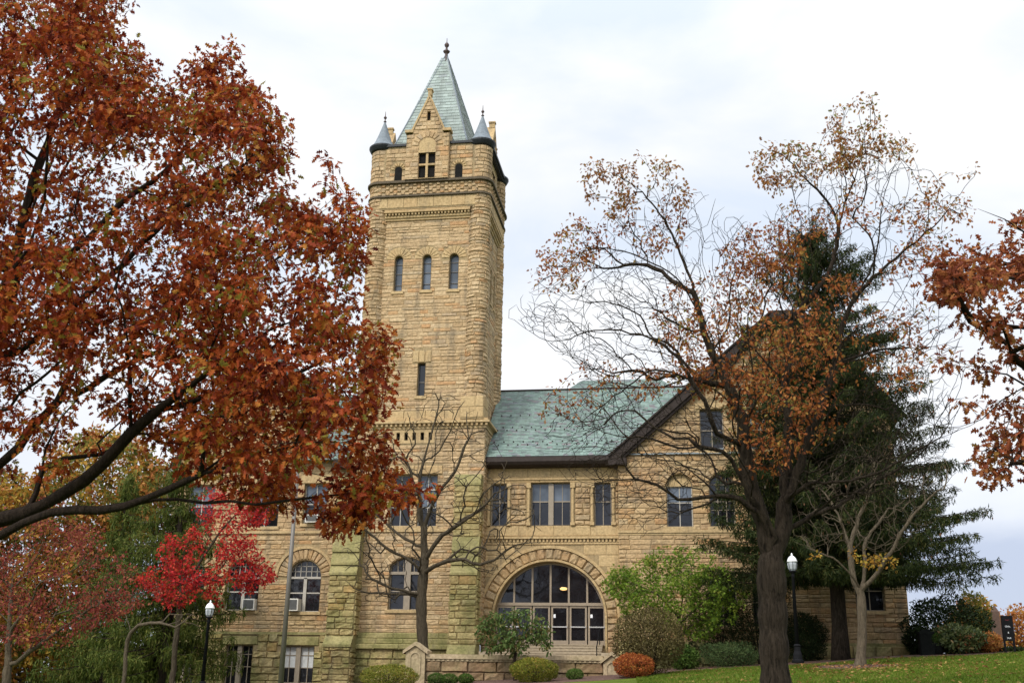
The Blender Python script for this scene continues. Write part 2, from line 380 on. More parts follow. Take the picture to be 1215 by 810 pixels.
def backing(mb, F, v0, v1, ext, holes=(), d=0.0, extra=()):
    bs = {v0, v1, *extra}
    for H in holes:
        bs |= {min(max(H.v0, v0), v1), min(max(H.v1, v0), v1)}
        if H.rise:
            bs |= {H.vs + H.rise*math.sin(PI/2*i/9) for i in range(10)}
    bs = sorted(b for b in bs if v0-1e-6 <= b <= v1+1e-6)
    for va, vb in zip(bs[:-1], bs[1:]):
        if vb-va < 1e-4: continue
        ea, eb = ext(va), ext(vb); cuts = []
        for H in holes:
            if H.v0 <= va+1e-6 and H.v1 >= vb-1e-6: cuts.append((H.ext(va), H.ext(vb)))
        cuts.sort(key=lambda c: (c[0][0]+c[1][0]))
        pa, pb = ea[0], eb[0]
        for ca, cb in cuts:
            mb.quad(F(pa,va,d), F(ca[0],va,d), F(cb[0],vb,d), F(pb,vb,d)); pa, pb = ca[1], cb[1]
        mb.quad(F(pa,va,d), F(ea[1],va,d), F(eb[1],vb,d), F(pb,vb,d))
def reveal(mb, F, H, depth=.32, proud=.03):
    o = H.outline(); n = len(o)
    for i in range(n):
        a, b = o[i], o[(i+1) % n]; mb.quad(F(*a, proud), F(*b, proud), F(*b, -depth), F(*a, -depth))
def voussoirs(mb, F, cu, cv, r0, r1, a0, a1, n, dep=.07, rough=1.0):
    P = FPOL(F, cu, cv)
    for i in range(n):
        A, B = a0+(a1-a0)*i/n, a0+(a1-a0)*(i+1)/n; g = .008/r1
        base = len(mb.v); ra = (r0+.006, r0+.05, (r0+r1)/2, r1-.05, r1-.006); aa = (A+g, A+(B-A)*.2, (A+B)/2, B-(B-A)*.2, B-g)
        for j, r in enumerate(ra):
            for k, q in enumerate(aa):
                e = j in (0, 4) or k in (0, 4)
                mb.v.append(tuple(P(q, r, .004 if e else dep*(1+rough*random.uniform(-.3, .4)))))
        for j in range(4):
            for k in range(4): a = base+j*5+k; mb.f.append((a, a+1, a+6, a+5))
        mb.f.append(tuple(base+k for k in (4,3,2,1,0)))
def ringmould(mb, F, cu, cv, r, w, d, a0=0, a1=PI, n=40):
    P = FPOL(F, cu, cv)
    for i in range(n):
        A, B = a0+(a1-a0)*i/n, a0+(a1-a0)*(i+1)/n
        q = lambda a, rr, dd: P(a, rr, dd)
        mb.quad(q(A,r,0), q(B,r,0), q(B,r,d), q(A,r,d)); mb.quad(q(A,r,d), q(B,r,d), q(B,r+w,d), q(A,r+w,d)); mb.quad(q(A,r+w,d), q(B,r+w,d), q(B,r+w,0), q(A,r+w,0))
def slates(mb, P, U, V, N_, rows, ext, row=.15, wid=(.16, .34)):
    """overlapping slates on the plane P + u U + v V; ext(v) gives the ends of a row"""
    n = int(rows/row)
    for i in range(n+1):
        va = i*row; vb = min(va+row*1.25, rows+.02)
        if va >= rows-.02: break
        ea, eb = ext(va), ext(min(va+row, rows)); u = ea[0]; a, b = min(ea[0], eb[0]), max(ea[1], eb[1])
        u = a
        while u < b-.01:
            l = random.uniform(*wid); q = min(u+l, b)
            cl = lambda x, e: min(max(x, e[0]), e[1])
            la = [cl(u+.004, ea), cl(q-.004, ea), cl(q-.004, eb), cl(u+.004, eb)]
            if max(la)-min(la) > .03:
                h = .028+random.uniform(-.006, .008); n0 = len(mb.v)
                for uu, v_, hh in ((la[0],va,h),(la[1],va,h),(la[2],vb,.004),(la[3],vb,.004),(la[0],va,0),(la[1],va,0)):
                    p = P+U*uu+V*v_+N_*hh; mb.v.append((p.x,p.y,p.z))
                mb.f += [(n0,n0+1,n0+2,n0+3),(n0+4,n0+5,n0+1,n0)]
            u = q

# ------------------------------------------------------------------ ground
gx = np.concatenate([np.linspace(-600,-60,14), np.linspace(-58,40,197), np.linspace(50,600,14)])
gy = np.concatenate([np.linspace(-200,-5,8), np.linspace(0,90,181), np.linspace(100,900,18)])
GX, GY = np.meshgrid(gx, gy); GZ = terrain(GX, GY)
gv = np.stack([GX, GY, GZ], -1).reshape(-1, 3); W_, H_ = len(gx), len(gy)
gf = [(j*W_+i, j*W_+i+1, (j+1)*W_+i+1, (j+1)*W_+i) for j in range(H_-1) for i in range(W_-1)]
m, t, b = mat('lawn_turf'); p = wpos(t)
c1 = ramp(t, [(.3,(.05,.075,.011)),(.5,(.085,.12,.016)),(.7,(.14,.15,.026))], noise(t, .8, 6, p, .65))
c1 = mixc(t, c1, (.11,.085,.035), mrange(t, noise(t, 3.5, 5, p, .7), .6, .75, 0, .6))
t.links.new(c1, b.inputs['Base Color']); b.inputs['Roughness'].default_value = .95; b.inputs['Specular IOR Level'].default_value = .1
bump(t, b, noise(t, 18, 5, p, .7), .8, .06); M_lawn = m
me = bpy.data.meshes.new('ground'); me.from_pydata(gv.tolist(), [], gf); me.update()
tag(finish('ground', me, M_lawn, None, True), kind='structure')
m, t, b = mat('bark_mulch'); p = wpos(t)
t.links.new(ramp(t, [(.3,(.045,.022,.015)),(.55,(.11,.055,.038)),(.75,(.17,.10,.07))], noise(t, 9, 6, p, .75)), b.inputs['Base Color']); b.inputs['Roughness'].default_value = 1
bump(t, b, noise(t, 22, 5, p, .7), 1, .06); M_mulch = m
def mulch(poly, name):
    """a bed of mulch draped on the ground inside an outline"""
    c = np.mean(poly, 0); mb = MB(); k = len(poly); rings = 7
    for r in range(rings+1):
        for i in range(k):
            q = c+(np.array(poly[i])-c)*(r/rings); mb.v.append((q[0], q[1], float(terrain(q[0], q[1]))+.035*(1-(r/rings)**6)+.006))
    for r in range(rings):
        for i in range(k): j = (i+1) % k; mb.f.append((r*k+i, r*k+j, (r+1)*k+j, (r+1)*k+i))
    return tag(mb.build(name, M_mulch, None, True), kind='structure')
def blobring(cx, cy, rx, ry, n=28, j=.12): return [(cx+rx*(1+random.uniform(-j,j))*math.cos(2*PI*i/n), cy+ry*(1+random.uniform(-j,j))*math.sin(2*PI*i/n)) for i in range(n)]
mulch(blobring(6.55, 48.0, 1.9, 2.0), 'mulch_ring')
bed = [(-24,48.5),(-16,47.8),(-9,47.3),(-4,47.0),(-1.9,47.6),(-1.4,49.5),(-.9,52),(1,53.0),(4,53.2),(8,53.4),(12.5,53.6),(14.5,55),(14.5,59),(8,59.3),(0,59.0),(-3,58.6),(-3,50.8),(-12,50.6),(-24,50.6)]
mb = MB(); 
bx = np.linspace(-24, 14.5, 110)
up_ = np.interp(bx, [-24,-12.2,-12,-3,-2.8,0,8,14.5], [59,59,50.8,50.8,58.6,59.1,59.3,58]); lo_ = np.interp(bx, [-24,-16,-9,-4,-1.9,-1.2,-.6,1,4,8,12.5,14.5], [48.5,47.8,47.3,47.0,47.4,49.3,52,53.0,53.2,53.4,53.6,55])+.12*np.sin(bx*2.3)+.08*np.sin(bx*5.1)
for i, x in enumerate(bx):
    for q in range(13):
        y = lo_[i]+(up_[i]-lo_[i])*q/12; mb.v.append((x, y, float(terrain(x, y))+.04*(1 if q else .1)))
for i in range(len(bx)-1):
    for q in range(12): a = i*13+q; mb.f.append((a, a+13, a+14, a+1))
tag(mb.build('mulch_bed', M_mulch, None, True), kind='structure')

# ------------------------------------------------------------------ the hall
HALL = empty('stone_hall', (-7.5, 60, 3.2), 'tan rock-faced stone hall with pointed tower, green slate roofs and an arched glass entrance', 'building')
def E(a, b): return lambda v: (a, b)
def shell(name, F, v0, v1, ext, holes, material, blockholes=(), back=M_mortar, **kw):
    """a wall of stones as one part, its mortar bed as a sub-part"""
    mb = MB(); masonry(mb, F, v0, v1, ext, list(holes)+list(blockholes), **kw); o = mb.build(name, material, HALL)
    b2 = MB(); backing(b2, F, v0, v1, ext, holes)
    for H in holes: reveal(b2, F, H)
    b2.build('mortar_bed', back, o); return o
def window(F, H, panes, frame=M_whiteframe, glass=M_glass, fw=.055, dep=.24, blind_or_reflection=None, sill=True, lintel=None, sm=M_dress, sash=True):
    """panes: list of (u0, u1, v0, v1) lights; bars between them"""
    mb = MB(); o = H.outline()
    n = len(o)
    cu, cv = (H.u0+H.u1)/2, (H.v0+H.v1)/2
    inn = []
    for u, v in o:
        du = cu-u; dv = cv-v; l = math.hypot(du, dv)
        inn.append((u+(fw if du > 0 else -fw)*(abs(du) > .02), v+(fw if dv > 0 else -fw)*(abs(dv) > .02)) if not H.rise or v <= H.vs+1e-4 else (u+fw*(H.c-u)/max(H.R, .01)*1.0, v-fw*(v-(H.v1-H.R))/H.R))
    for i in range(n):
        j = (i+1) % n
        mb.quad(F(*o[i],-dep), F(*o[j],-dep), F(*inn[j],-dep), F(*inn[i],-dep)); mb.quad(F(*inn[i],-dep), F(*inn[j],-dep), F(*inn[j],-dep-.07), F(*inn[i],-dep-.07))
    for u0, u1, v0, v1, d in panes: mb.fbox(F, u0, u1, v0, v1, -dep-.06, -dep+d)
    w_ = mb.build('window', frame, HALL)
    g = MB(); g.f.append(tuple(range(n))); g.v += [tuple(F(u, v, -dep-.045)) for u, v in o]; g.build('pane', glass, w_)
    if blind_or_reflection:
        bm = MB(); bm.fbox(F, H.u0+fw, H.u1-fw, blind_or_reflection[0], blind_or_reflection[1], -dep-.042, -dep-.030); bm.build('blind_or_reflection', blind_or_reflection[2] if len(blind_or_reflection) > 2 else M_blind, w_)  # in M_glassb the sheet paints a sky reflection, otherwise a drawn blind
    if sill: s_ = MB(); s_.fbox(F, H.u0-.12, H.u1+.12, H.v0-.17, H.v0-.002, -.3, .09); s_.build('sill', sm, w_)
    if lintel: s_ = MB(); pillow(s_, F, H.u0-.25, H.u1+.25, H.v1+.004, H.v1+lintel, .05, .35); s_.build('lintel', sm, w_)
    return w_
def bars(H, nv=1, rails=(), w=.05, thin=()):
    """sash bars: nv mullions, rails at heights, thin = (heights, count) glazing bars"""
    r = [(H.u0+(H.u1-H.u0)*(i+1)/(nv+1)-w/2, H.u0+(H.u1-H.u0)*(i+1)/(nv+1)+w/2, H.v0, (H.v1 if not H.rise else H.v1-.02), .012) for i in range(nv)]
    r += [(H.u0, H.u1, v-w/2, v+w/2, .006) for v in rails]
    return r
def strip(name, F, u0, u1, prof, material=M_dress, dentil=None):
    """moulding: prof is a list of (v0, v1, depth)"""
    mb = MB()
    for v0, v1, d in prof: mb.fbox(F, u0, u1, v0, v1, -.05, d)
    if dentil:
        v0, v1, d, pitch = dentil; u = u0+pitch*.25
        while u < u1-pitch*.4: mb.fbox(F, u, u+pitch*.55, v0, v1, 0, d); u += pitch
    return mb.build(name, material, HALL)

# ---- entrance bay
FE = FP(60.0)
XA, XB = -11.1, -3.72
ARC = (-7.45, 6.2); RI, RO = 2.95, 3.78
door_hole = Hole(-10.4, -4.5, 4.78, 9.15, 'arch')
ringh = Hole(ARC[0]-RO, ARC[0]+RO-.05, 4.78, 6.2+RO, 'arch')
ew = [Hole(-10.72,-9.80,11.07,13.37), Hole(-8.50,-6.32,11.07,13.42), Hole(-5.03,-4.10,11.05,13.38)]
mb = MB(); backing(mb, FE, 3.0, 14.4, E(XA, XB), [door_hole]+ew)
for h in ew: reveal(mb, FE, h)
reveal(mb, FE, door_hole, .9, .05)
ewall = mb.build('entrance_wall', M_mortar, HALL)
mb = MB(); masonry(mb, FE, 4.0, 10.02, E(XA, XB), [ringh], ch=(.45,.75), bl=(.9,1.9), dep=(.018,.026), rough=.25); mb.build('spandrel', M_dress, ewall)   # big smooth stones round the arch
mb = MB()
for a, b_ in ((13.40,13.62),(13.66,14.3)): masonry(mb, FE, a, b_, E(XA, XB), [], ch=(.5,.9), bl=(1.2,2.2), dep=(.02,.03), rough=.2)
mb.build('frieze', M_dress, ewall)
mb = MB(); masonry(mb, FE, 10.48, 11.05, E(XA, XB), [], ch=(.8,.9), bl=(1.4,2.3), dep=(.025,.035), rough=.2); mb.build('sill_band', M_dress, ewall)
for a, b_ in ((XA,-10.95),(-9.6,-8.75),(-6.08,-5.25),(-3.9,XB)): mb = MB(); masonry(mb, FE, 11.06, 13.38, E(a, b_), [], ch=(.26,.34), bl=(.5,.9), dep=(.04,.08)); mb.build('rock_panel', M_stone, ewall)
for x in (-10.95+.115,-9.8+.1,-8.62,-6.2,-5.15,-3.99):              # half-round colonnettes beside the windows
    mb = MB(); mb.tube([(x,59.97,11.2),(x,59.97,13.1)], .085, 10); mb.box(x-.12,x+.12,59.86,60.05,11.06,11.22); mb.box(x-.13,x+.13,59.85,60.05,13.1,13.38); mb.build('colonnette', M_dress, HALL, False)
strip('string_course', FE, XA+.02, XB, [(10.05,10.14,.06),(10.34,10.46,.15)], M_dress, (10.16,10.33,.09,.2))
strip('string_course', FE, XA+.02, XB, [(13.56,13.66,.09)], M_dress)
mb = MB(); voussoirs(mb, FE, *ARC, RI+.12, RO-.16, .0, PI, 23, .10)
for k in (0, 1):                                                     # arch jamb stones down to the floor
    x0 = ARC[0]+(RI+.12 if k else -RO+.16); masonry(mb, FE, 4.4, 6.2, E(x0, x0+RO-RI-.28), [], ch=(.3,.45), bl=(.9,1), dep=(.08,.11))
ao = mb.build('arch_ring', M_stone, HALL)
mb = MB(); ringmould(mb, FE, *ARC, RO-.16, .16, .16); ringmould(mb, FE, *ARC, RI, .11, .09)
for s in (-1, 1):
    mb.fbox(FE, ARC[0]+s*(RI+.055)-.055, ARC[0]+s*(RI+.055)+.055, 4.4, 6.2, 0, .09)
mb.build('arch_moulding', M_dress, ao)
# glazed screen and six doors
FD = FP(60.62)
arcR = RI-.02
mb = MB(); 
for i in range(-3, 4):
    u = ARC[0]+i*.985; 
    if abs(i) == 3: continue
    top = 6.2+math.sqrt(max(arcR**2-(i*.985)**2, 0)); mb.fbox(FD, u-.05, u+.05, 7.0, top, -.02, .08)
mb.fbox(FD, -10.4, -4.5, 6.88, 7.03, -.02, .10)
ringmould(mb, FD, *ARC, arcR-.09, .09, .07, .22, PI-.22)
scr = mb.build('fanlight', M_bronze, HALL)
mb = MB(); H2 = Hole(-10.4, -4.5, 6.95, 9.15, 'seg', 2.2); pts = [(ARC[0]+arcR*math.cos(a), 6.2+arcR*math.sin(a)) for a in np.linspace(.24, PI-.24, 30)]
n = len(pts); mb.v += [tuple(FD(u, v, .0)) for u, v in pts]; mb.f.append(tuple(range(n))); mb.build('pane', M_glass, scr)
# the dim vestibule lamp seen through the fanlight
m, t, b = mat('lit_lamp'); b.inputs['Emission Color'].default_value = (1,.62,.22,1); b.inputs['Emission Strength'].default_value = .9; b.inputs['Base Color'].default_value = (.5,.35,.15,1)
mb = MB(); mb.lathe((-6.75, 60.55, 7.68), [(.05,0),(.17,.03),(.20,.10),(.14,.15)], 14); mb.build('vestibule_lamp', m, HALL)
FDo = FP(60.66)
for i in range(6):
    u0 = ARC[0]-2.95+i*.985+.03; u1 = u0+.925; mb = MB()
    mb.fbox(FDo, u0, u0+.10, 4.83, 6.88, 0, .07); mb.fbox(FDo, u1-.10, u1, 4.83, 6.88, 0, .07)
    mb.fbox(FDo, u0+.10, u1-.10, 6.76, 6.88, 0, .07); mb.fbox(FDo, u0+.10, u1-.10, 4.83, 5.09, 0, .07)
    dr = mb.build('door', M_bronze, HALL)
    mb = MB(); mb.quad(FDo(u0+.1,5.09,.03), FDo(u1-.1,5.09,.03), FDo(u1-.1,6.76,.03), FDo(u0+.1,6.76,.03)); mb.build('pane', M_glass, dr)
    mb = MB(); mb.fbox(FDo, u0+.07, u1-.05, 5.75, 5.81, .09, .14); mb.fbox(FDo, u0+.07, u0+.12, 5.73, 5.83, .07, .10); mb.fbox(FDo, u1-.1, u1-.05, 5.73, 5.83, .07, .10); mb.build('push_bar', M_steel, dr)
    if i in (1, 3, 5): mb = MB(); mb.fbox(FDo, u0+.12, u0+.24, 6.26, 6.44, .031, .036); mb.build('notice', M_paper, dr)
mb = MB(); mb.box(-10.4,-4.5,60.8,60.86,4.7,9.2); mb.build('vestibule_back', M_void, HALL)
for h, g in zip(ew, (M_glass, M_glass, M_glass)):
    wide = h.u1-h.u0 > 1.5; mid = (h.v0+h.v1)/2+.15
    pn = bars(h, 1, (mid,), .045)
    if wide:
        pn = [(h.c-.14, h.c+.14, h.v0, h.v1, .10), (h.u0, h.u1, mid-.03, mid+.03, .006)]
        for c in ((h.u0+h.c-.14)/2, (h.u1+h.c+.14)/2): pn.append((c-.018, c+.018, h.v0, mid, .004)); pn.append((c-.014, c+.014, mid, h.v1, .002))
    window(FE, h, pn, M_tanframe, g, blind_or_reflection=(mid+.03, h.v1-.06, M_glassb) if wide else None, sill=False)
# eaves gutter and slate roof over the entrance
mb = MB(); pr_ = [(59.25,14.72),(59.22,14.45),(59.32,14.30),(59.5,14.22),(60.02,14.20),(60.02,14.78)]
n = len(pr_); 
for X in (-11.2, -3.35): mb.v += [(X, y, z) for y, z in pr_]
mb.f += [tuple(range(n)), tuple(range(2*n-1, n-1, -1))]+[(i, (i+1) % n, n+(i+1) % n, n+i) for i in range(n)]
mb.build('gutter', M_gutter, HALL)
def plane(P0, P1, P2): 
    U = (P1-P0).normalized(); Nn = U.cross(P2-P0).normalized(); return U, Nn.cross(U), Nn
P0 = Vector((-11.25, 59.3, 14.74)); U, V, Nn = plane(P0, Vector((-3, 59.3, 14.74)), Vector((-11.25, 65.2, 20.1)))
L = (Vector((0, 65.2, 20.1))-Vector((0, 59.3, 14.74))).length
mb = MB(); slates(mb, P0, U, V, Nn, L, lambda v: (0, 8.0+v*.82), .17)
mb.quad(P0-Nn*.01, P0+U*15-Nn*.01, P0+U*15+V*L-Nn*.01, P0+V*L-Nn*.01)
ro = mb.build('roof', M_slate, HALL)
mb = MB(); mb.tube([P0+V*L+Vector((0,0,.04)), P0+V*L+U*15+Vector((0,0,.04))], .07, 6); mb.build('ridge_cap', M_gutter, ro)
# snow guards: two staggered rows of small iron studs
sg_ = None
for r in (1.2, 1.55, 2.9, 3.25, 4.7):
    for k in range(18):
        q = P0+U*(.3+k*.55+(.27 if int(r*10) % 2 else 0))+V*r+Nn*.05
        if q.x < -4+r*.7:
            if sg_ is None:
                mb = MB(); mb.box(-.03,.03,-.03,.03,-.03,.04); sg_ = mb.build('snow_guard', M_gutter, None); sg_.parent = ro; c_ = sg_
            else: c_ = sg_.copy(); COL.objects.link(c_); c_.parent = ro
            c_.location = q-ro.location-HALL.location
# hipped roof of the hall behind
mb = MB(); hb = [(-10,66,18.6),(2,66,18.6),(2,82,18.6),(-10,82,18.6)]; ht = [(-6.6,69.8,22.0),(-1.6,69.8,22.0),(-1.6,78,22.0),(-6.6,78,22.0)]
for i in range(4):
    a, b_, c, d = [Vector(q) for q in (hb[i], hb[(i+1) % 4], ht[(i+1) % 4], ht[i])]
    U, V, Nn = plane(a, b_, d); L = (d-a).dot(V); l0, l1 = (d-a).dot(U), (c-a).dot(U); w0 = (b_-a).length
    if i in (0, 1, 3): slates(mb, a, U, V, Nn, L, lambda v: (l0*v/L, w0+(l1-w0)*v/L), .22, (.3,.5))
    mb.quad(a, b_, c, d)
mb.quad(*ht); mb.build('roof', M_slate, HALL)

# ---- gabled wing to the right
FG = FP(59.45)
GX0, GX1, SL = -3.70, 10.7, .862
def gext(v):
    if v <= 14.4: return GX0, GX1
    if v <= 16.9: return GX0+(v-14.4)/SL, GX1
    return GX0+(v-14.4)/SL, GX1-(v-16.9)/1.28
gw = [Hole(-1.13,.22,10.87,13.68,'arch'), Hole(1.11,2.42,10.87,13.68,'arch'), Hole(3.6,4.9,10.87,13.68,'arch'), Hole(6.2,7.5,10.87,13.68,'arch'),
      Hole(.75,2.0,14.95,17.2), Hole(3.3,4.6,14.95,17.2), Hole(5.8,7.0,14.95,17.2), Hole(.9,2.3,5.8,8.2), Hole(3.1,4.6,5.8,8.2), Hole(8.2,9.6,6.6,8.6)]
GRING = [Hole(h.u0-.42, h.u1+.42, h.vs, h.v1+.42, 'arch') for h in gw[:4]]
LINT = [Hole(h.u0-.25, h.u1+.25, h.v1, h.v1+.36) for h in gw[4:]]
shell('gable_wall', FG, 4.9, 22.2, gext, gw, M_stone, GRING+LINT, ch=(.17,.34), bl=(.45,1.25), dep=(.02,.048))
shell('plinth', FP(59.3), 2.5, 4.88, E(GX0-.05, GX1+.15), [], M_moss, ch=(.38,.52), bl=(.7,1.5), dep=(.06,.12))
mb = MB(); 
mb.box(GX1-.3, GX1, 59.46, 80, 2.5, 16.9); mb.box(GX0, GX0+.3, 59.46, 80, 2.5, 14.4); mb.build('side_wall', M_stone, HALL)
strip('string_course', FG, GX0-.03, GX1, [(10.55,10.70,.10),(10.44,10.55,.05)], M_dress)
strip('string_course', FP(59.3), GX0-.08, GX1+.2, [(4.86,5.02,.02)], M_mossd)
for h in gw[:4]:
    mb = MB(); voussoirs(mb, FG, h.c, h.vs, (h.u1-h.u0)/2+.01, (h.u1-h.u0)/2+.40, 0, PI, 11, .06); mb.build('arch_ring', M_stone, HALL)
    mid = h.v0+1.3
    if h is gw[0]:
        wd = window(FG, h, bars(h, 1, (mid, h.vs), .05), M_whiteframe, M_glass, blind_or_reflection=(mid+.05, h.vs-.03, M_glassb), sm=M_dress)
        bm = MB(); pts = [(h.c+.64*math.cos(a), h.vs+.03+.64*math.sin(a)) for a in np.linspace(0, PI, 16)]; bm.prism(FG, pts, -.2, -.16); bm.build('tympanum', M_dress, wd)
    else: window(FG, h, bars(h, 2, (h.v0+.9, mid+.05, h.vs+.1), .04), M_tanframe, M_glass)
for i, h in enumerate(gw[4:]): window(FG, h, bars(h, 1, ((h.v0+h.v1)/2,), .05), M_tanframe, M_glass, lintel=.36, blind_or_reflection=(h.v1-(.35,.8,.5,.6,.9,.4)[i], h.v1-.06) if i in (1, 3, 5) else None)
def rake(a, b_, name='rake_board'):
    mb = MB(); F = FP(59.02); a = Vector((a[0], a[1])); b_ = Vector((b_[0], b_[1])); d = (b_-a).normalized(); q = Vector((-d.y, d.x))*(1 if d.x > 0 else -1)
    pts = [a-q*.22, b_-q*.22, b_+q*.20, a+q*.20]; mb.prism(F, [(p_.x, p_.y) for p_ in pts], -.40, 0)
    pts = [a+q*.21, b_+q*.21, b_+q*.30, a+q*.30]; mb.prism(F, [(p_.x, p_.y) for p_ in pts], -.46, .09)
    pts = [a-q*.36, b_-q*.36, b_-q*.225, a-q*.225]; mb.prism(F, [(p_.x, p_.y) for p_ in pts], -.40, -.12); mb.build(name, M_gutter, HALL)
rake((-4.0, 14.45), (4.95, 22.35)); rake((11.15, 16.4), (6.3, 22.35))
mb = MB(); mb.prism(FP(59.0), [(4.7,22.15),(6.5,22.15),(6.5,22.6),(4.7,22.6)], -.5, 0); mb.build('gable_cap', M_gutter, HALL); mb = MB(); mb.box(-4.2,-3.2,58.98,60.3,14.15,14.50); mb.build('eave_return', M_gutter, HALL)
mb = MB()
for a, b_ in (((-4.05,14.7),(4.95,22.55)), ((11.25,16.6),(6.3,22.55))):
    P0 = Vector((a[0], 59.0, a[1])); U = Vector((0,1,0)); E_ = Vector((b_[0]-a[0], 0, b_[1]-a[1])); L = E_.length; V = E_/L; Nn = U.cross(V); Nn = Nn if Nn.z > 0 else -Nn
    slates(mb, P0, U, V, Nn, L, lambda v: (0, 22), .2, (.3,.6)); mb.quad(P0, P0+U*22, P0+U*22+V*L, P0+V*L)
mb.quad((4.95,59,22.55),(6.3,59,22.55),(6.3,81,22.55),(4.95,81,22.55)); mb.build('roof', M_slate, HALL)

# ---- wing to the left
FW = FP(60.0)
LX0, LX1 = -29.3, -18.4
def lext(v): return (LX0, LX1) if v < 14.7 else (LX0+(v-14.7)/1.45, -19.6-(v-14.7)/1.45)
lw = [Hole(-22.02,-20.12,6.45,9.24,'arch'), Hole(-25.6,-23.66,6.5,9.24,'arch'), Hole(-28.6,-26.9,6.5,9.24,'arch'),
      Hole(-21.45,-20.10,11.25,13.5), Hole(-24.6,-22.9,11.1,13.5), Hole(-28.4,-26.8,11.1,13.5), Hole(-22.05,-20.22,2.7,4.64), Hole(-25.25,-23.7,2.3,4.66), Hole(-28.4,-27.0,2.2,4.7)]
LRING = [Hole(h.c-1.75, h.c+1.75, h.vs, h.vs+1.75, 'arch') for h in lw[:3]]
LL = [Hole(h.u0-.25, h.u1+.25, h.v1, h.v1+.5) for h in lw[3:]]
shell('wing_wall', FW, 5.3, 21.6, lext, lw[:6], M_stone, LRING+LL, ch=(.17,.32), bl=(.45,1.15), dep=(.02,.048))
shell('plinth', FW, 1.0, 5.28, E(LX0, LX1), lw[6:], M_moss, LL, ch=(.34,.5), bl=(.6,1.2), dep=(.05,.10))
strip('string_course', FW, LX0, LX1, [(10.70,10.84,.10)], M_dress); strip('string_course', FW, LX0, LX1, [(5.22,5.36,.08)], M_mossd)
for h in lw[:3]:
    mb = MB(); voussoirs(mb, FW, h.c, h.vs, (h.u1-h.u0)/2+.02, 1.55, .02, PI-.02, 15, .06, .8); o_ = mb.build('arch_ring', M_stone, HALL)
    mb = MB(); ringmould(mb, FW, h.c, h.vs, 1.56, .14, .11); mb.build('arch_moulding', M_dress, o_)
    r = (h.u1-h.u0)/2; pn = [(h.c-.09, h.c+.09, h.v0, h.vs, .05), (h.u0, h.u1, h.vs-.06, h.vs+.06, .05)]
    for c in ((h.u0+h.c-.09)/2, (h.u1+h.c+.09)/2): pn.append((c-.45, c+.45, h.v0+.98, h.v0+1.05, .006))
    for k in range(1, 6): u = h.u0+k*2*r/6; pn.append((u-.018, u+.018, h.vs, h.vs+math.sqrt(max(0, r*r-(u-h.c)**2))-.02, .0))
    for k in (.36, .66): q = math.sqrt(1-k*k)*r; pn.append((h.c-q, h.c+q, h.vs+k*r-.015, h.vs+k*r+.015, .0))
    window(FW, h, pn, M_whiteframe, M_glass)
for h in lw[3:6]: window(FW, h, bars(h, 1, ((h.v0+h.v1)/2,), .06), M_whiteframe, M_glass, lintel=.5, blind_or_reflection=(h.v0+1.2, h.v1-.1, M_glassb))
for i, h in enumerate(lw[6:]):
    pn = [(h.c-.13, h.c+.13, h.v0, h.v1, .16)]
    for c in ((h.u0+h.c-.13)/2, (h.u1+h.c+.13)/2): pn += [(c-.02, c+.02, h.v0, h.v1, .004)]
    pn += [(h.u0, h.u1, h.v1-q, h.v1-q+.04, .005) for q in (.5, 1.15)]
    window(FW, h, pn, M_tanframe, M_glass, lintel=.5, sm=M_mossd, blind_or_reflection=(h.v1-1.15, h.v1-.06) if i == 0 else None)
mb = MB()
for xa, sg in ((-19.3, -1), (LX0-.3, 1)):
    P0 = Vector((xa, 59.6, 14.55)); E_ = Vector((sg*5.15, 0, 5.15*1.45)); L = E_.length; V = E_/L; U = Vector((0,1,0)); Nn = Vector((-sg*1.45,0,1)).normalized()
    slates(mb, P0, U, V, Nn, L, lambda v: (0, 18), .2, (.3,.6)); mb.quad(P0, P0+U*18, P0+U*18+V*L, P0+V*L)
P0 = Vector((-22.5, 59.4, 14.74)); U, V, Nn = plane(P0, P0+Vector((1,0,0)), P0+Vector((0,5.9,5.36))); slates(mb, P0, U, V, Nn, 8, lambda v: (0, 4.2), .17); mb.quad(P0-Nn*.01, P0+U*4.2-Nn*.01, P0+U*4.2+V*8-Nn*.01, P0+V*8-Nn*.01)
mb.build('roof', M_slate, HALL)
mb = MB(); mb.box(-19.6, -18.4, 59.2, 59.98, 14.3, 14.75); mb.build('gutter', M_gutter, HALL)
mb = MB(); mb.box(LX0, LX0+.4, 60.01, 78, 1, 14.7); mb.build('side_wall', M_stone, HALL)

# ---- tower, lower stage
FT = FP(59.0)
TX0, TX1 = -18.55, -10.95
tw = [Hole(-16.17,-15.02,10.93,13.74), Hole(-14.62,-13.54,10.91,13.74), Hole(-15.98,-14.02,6.5,9.25,'seg',.45)]
slots = [Hole(-15.98+i*.46, -15.98+i*.46+.2, 15.68, 16.12) for i in range(5)]
TL = [Hole(-16.45,-13.25,13.74,14.25), Hole(-16.3,-13.7,9.0,9.65,'seg',.5), Hole(-16.2,-13.8,15.5,16.28)]
shell('tower_wall', FT, 5.3, 16.28, E(TX0, TX1), tw+slots, M_stoneT, TL, ch=(.15,.30), bl=(.4,1.2), dep=(.018,.042))
mb = MB(); pillow(mb, FT, -16.45, -14.86, 13.75, 14.24, .06, .3); pillow(mb, FT, -14.86, -13.25, 13.75, 14.24, .06, .3); mb.build('lintel', M_dress, HALL)
mb = MB(); backing(mb, FT, 15.5, 16.27, E(-16.2,-13.8), slots, .03); mb.build('louvre_panel', M_dress, HALL)
mb = MB(); h = tw[2]; voussoirs(mb, FT, h.c, h.v1-h.R, h.R+.01, h.R+.42, PI/2-.95, PI/2+.95, 9, .05, .6); mb.build('arch_ring', M_stoneT, HALL)
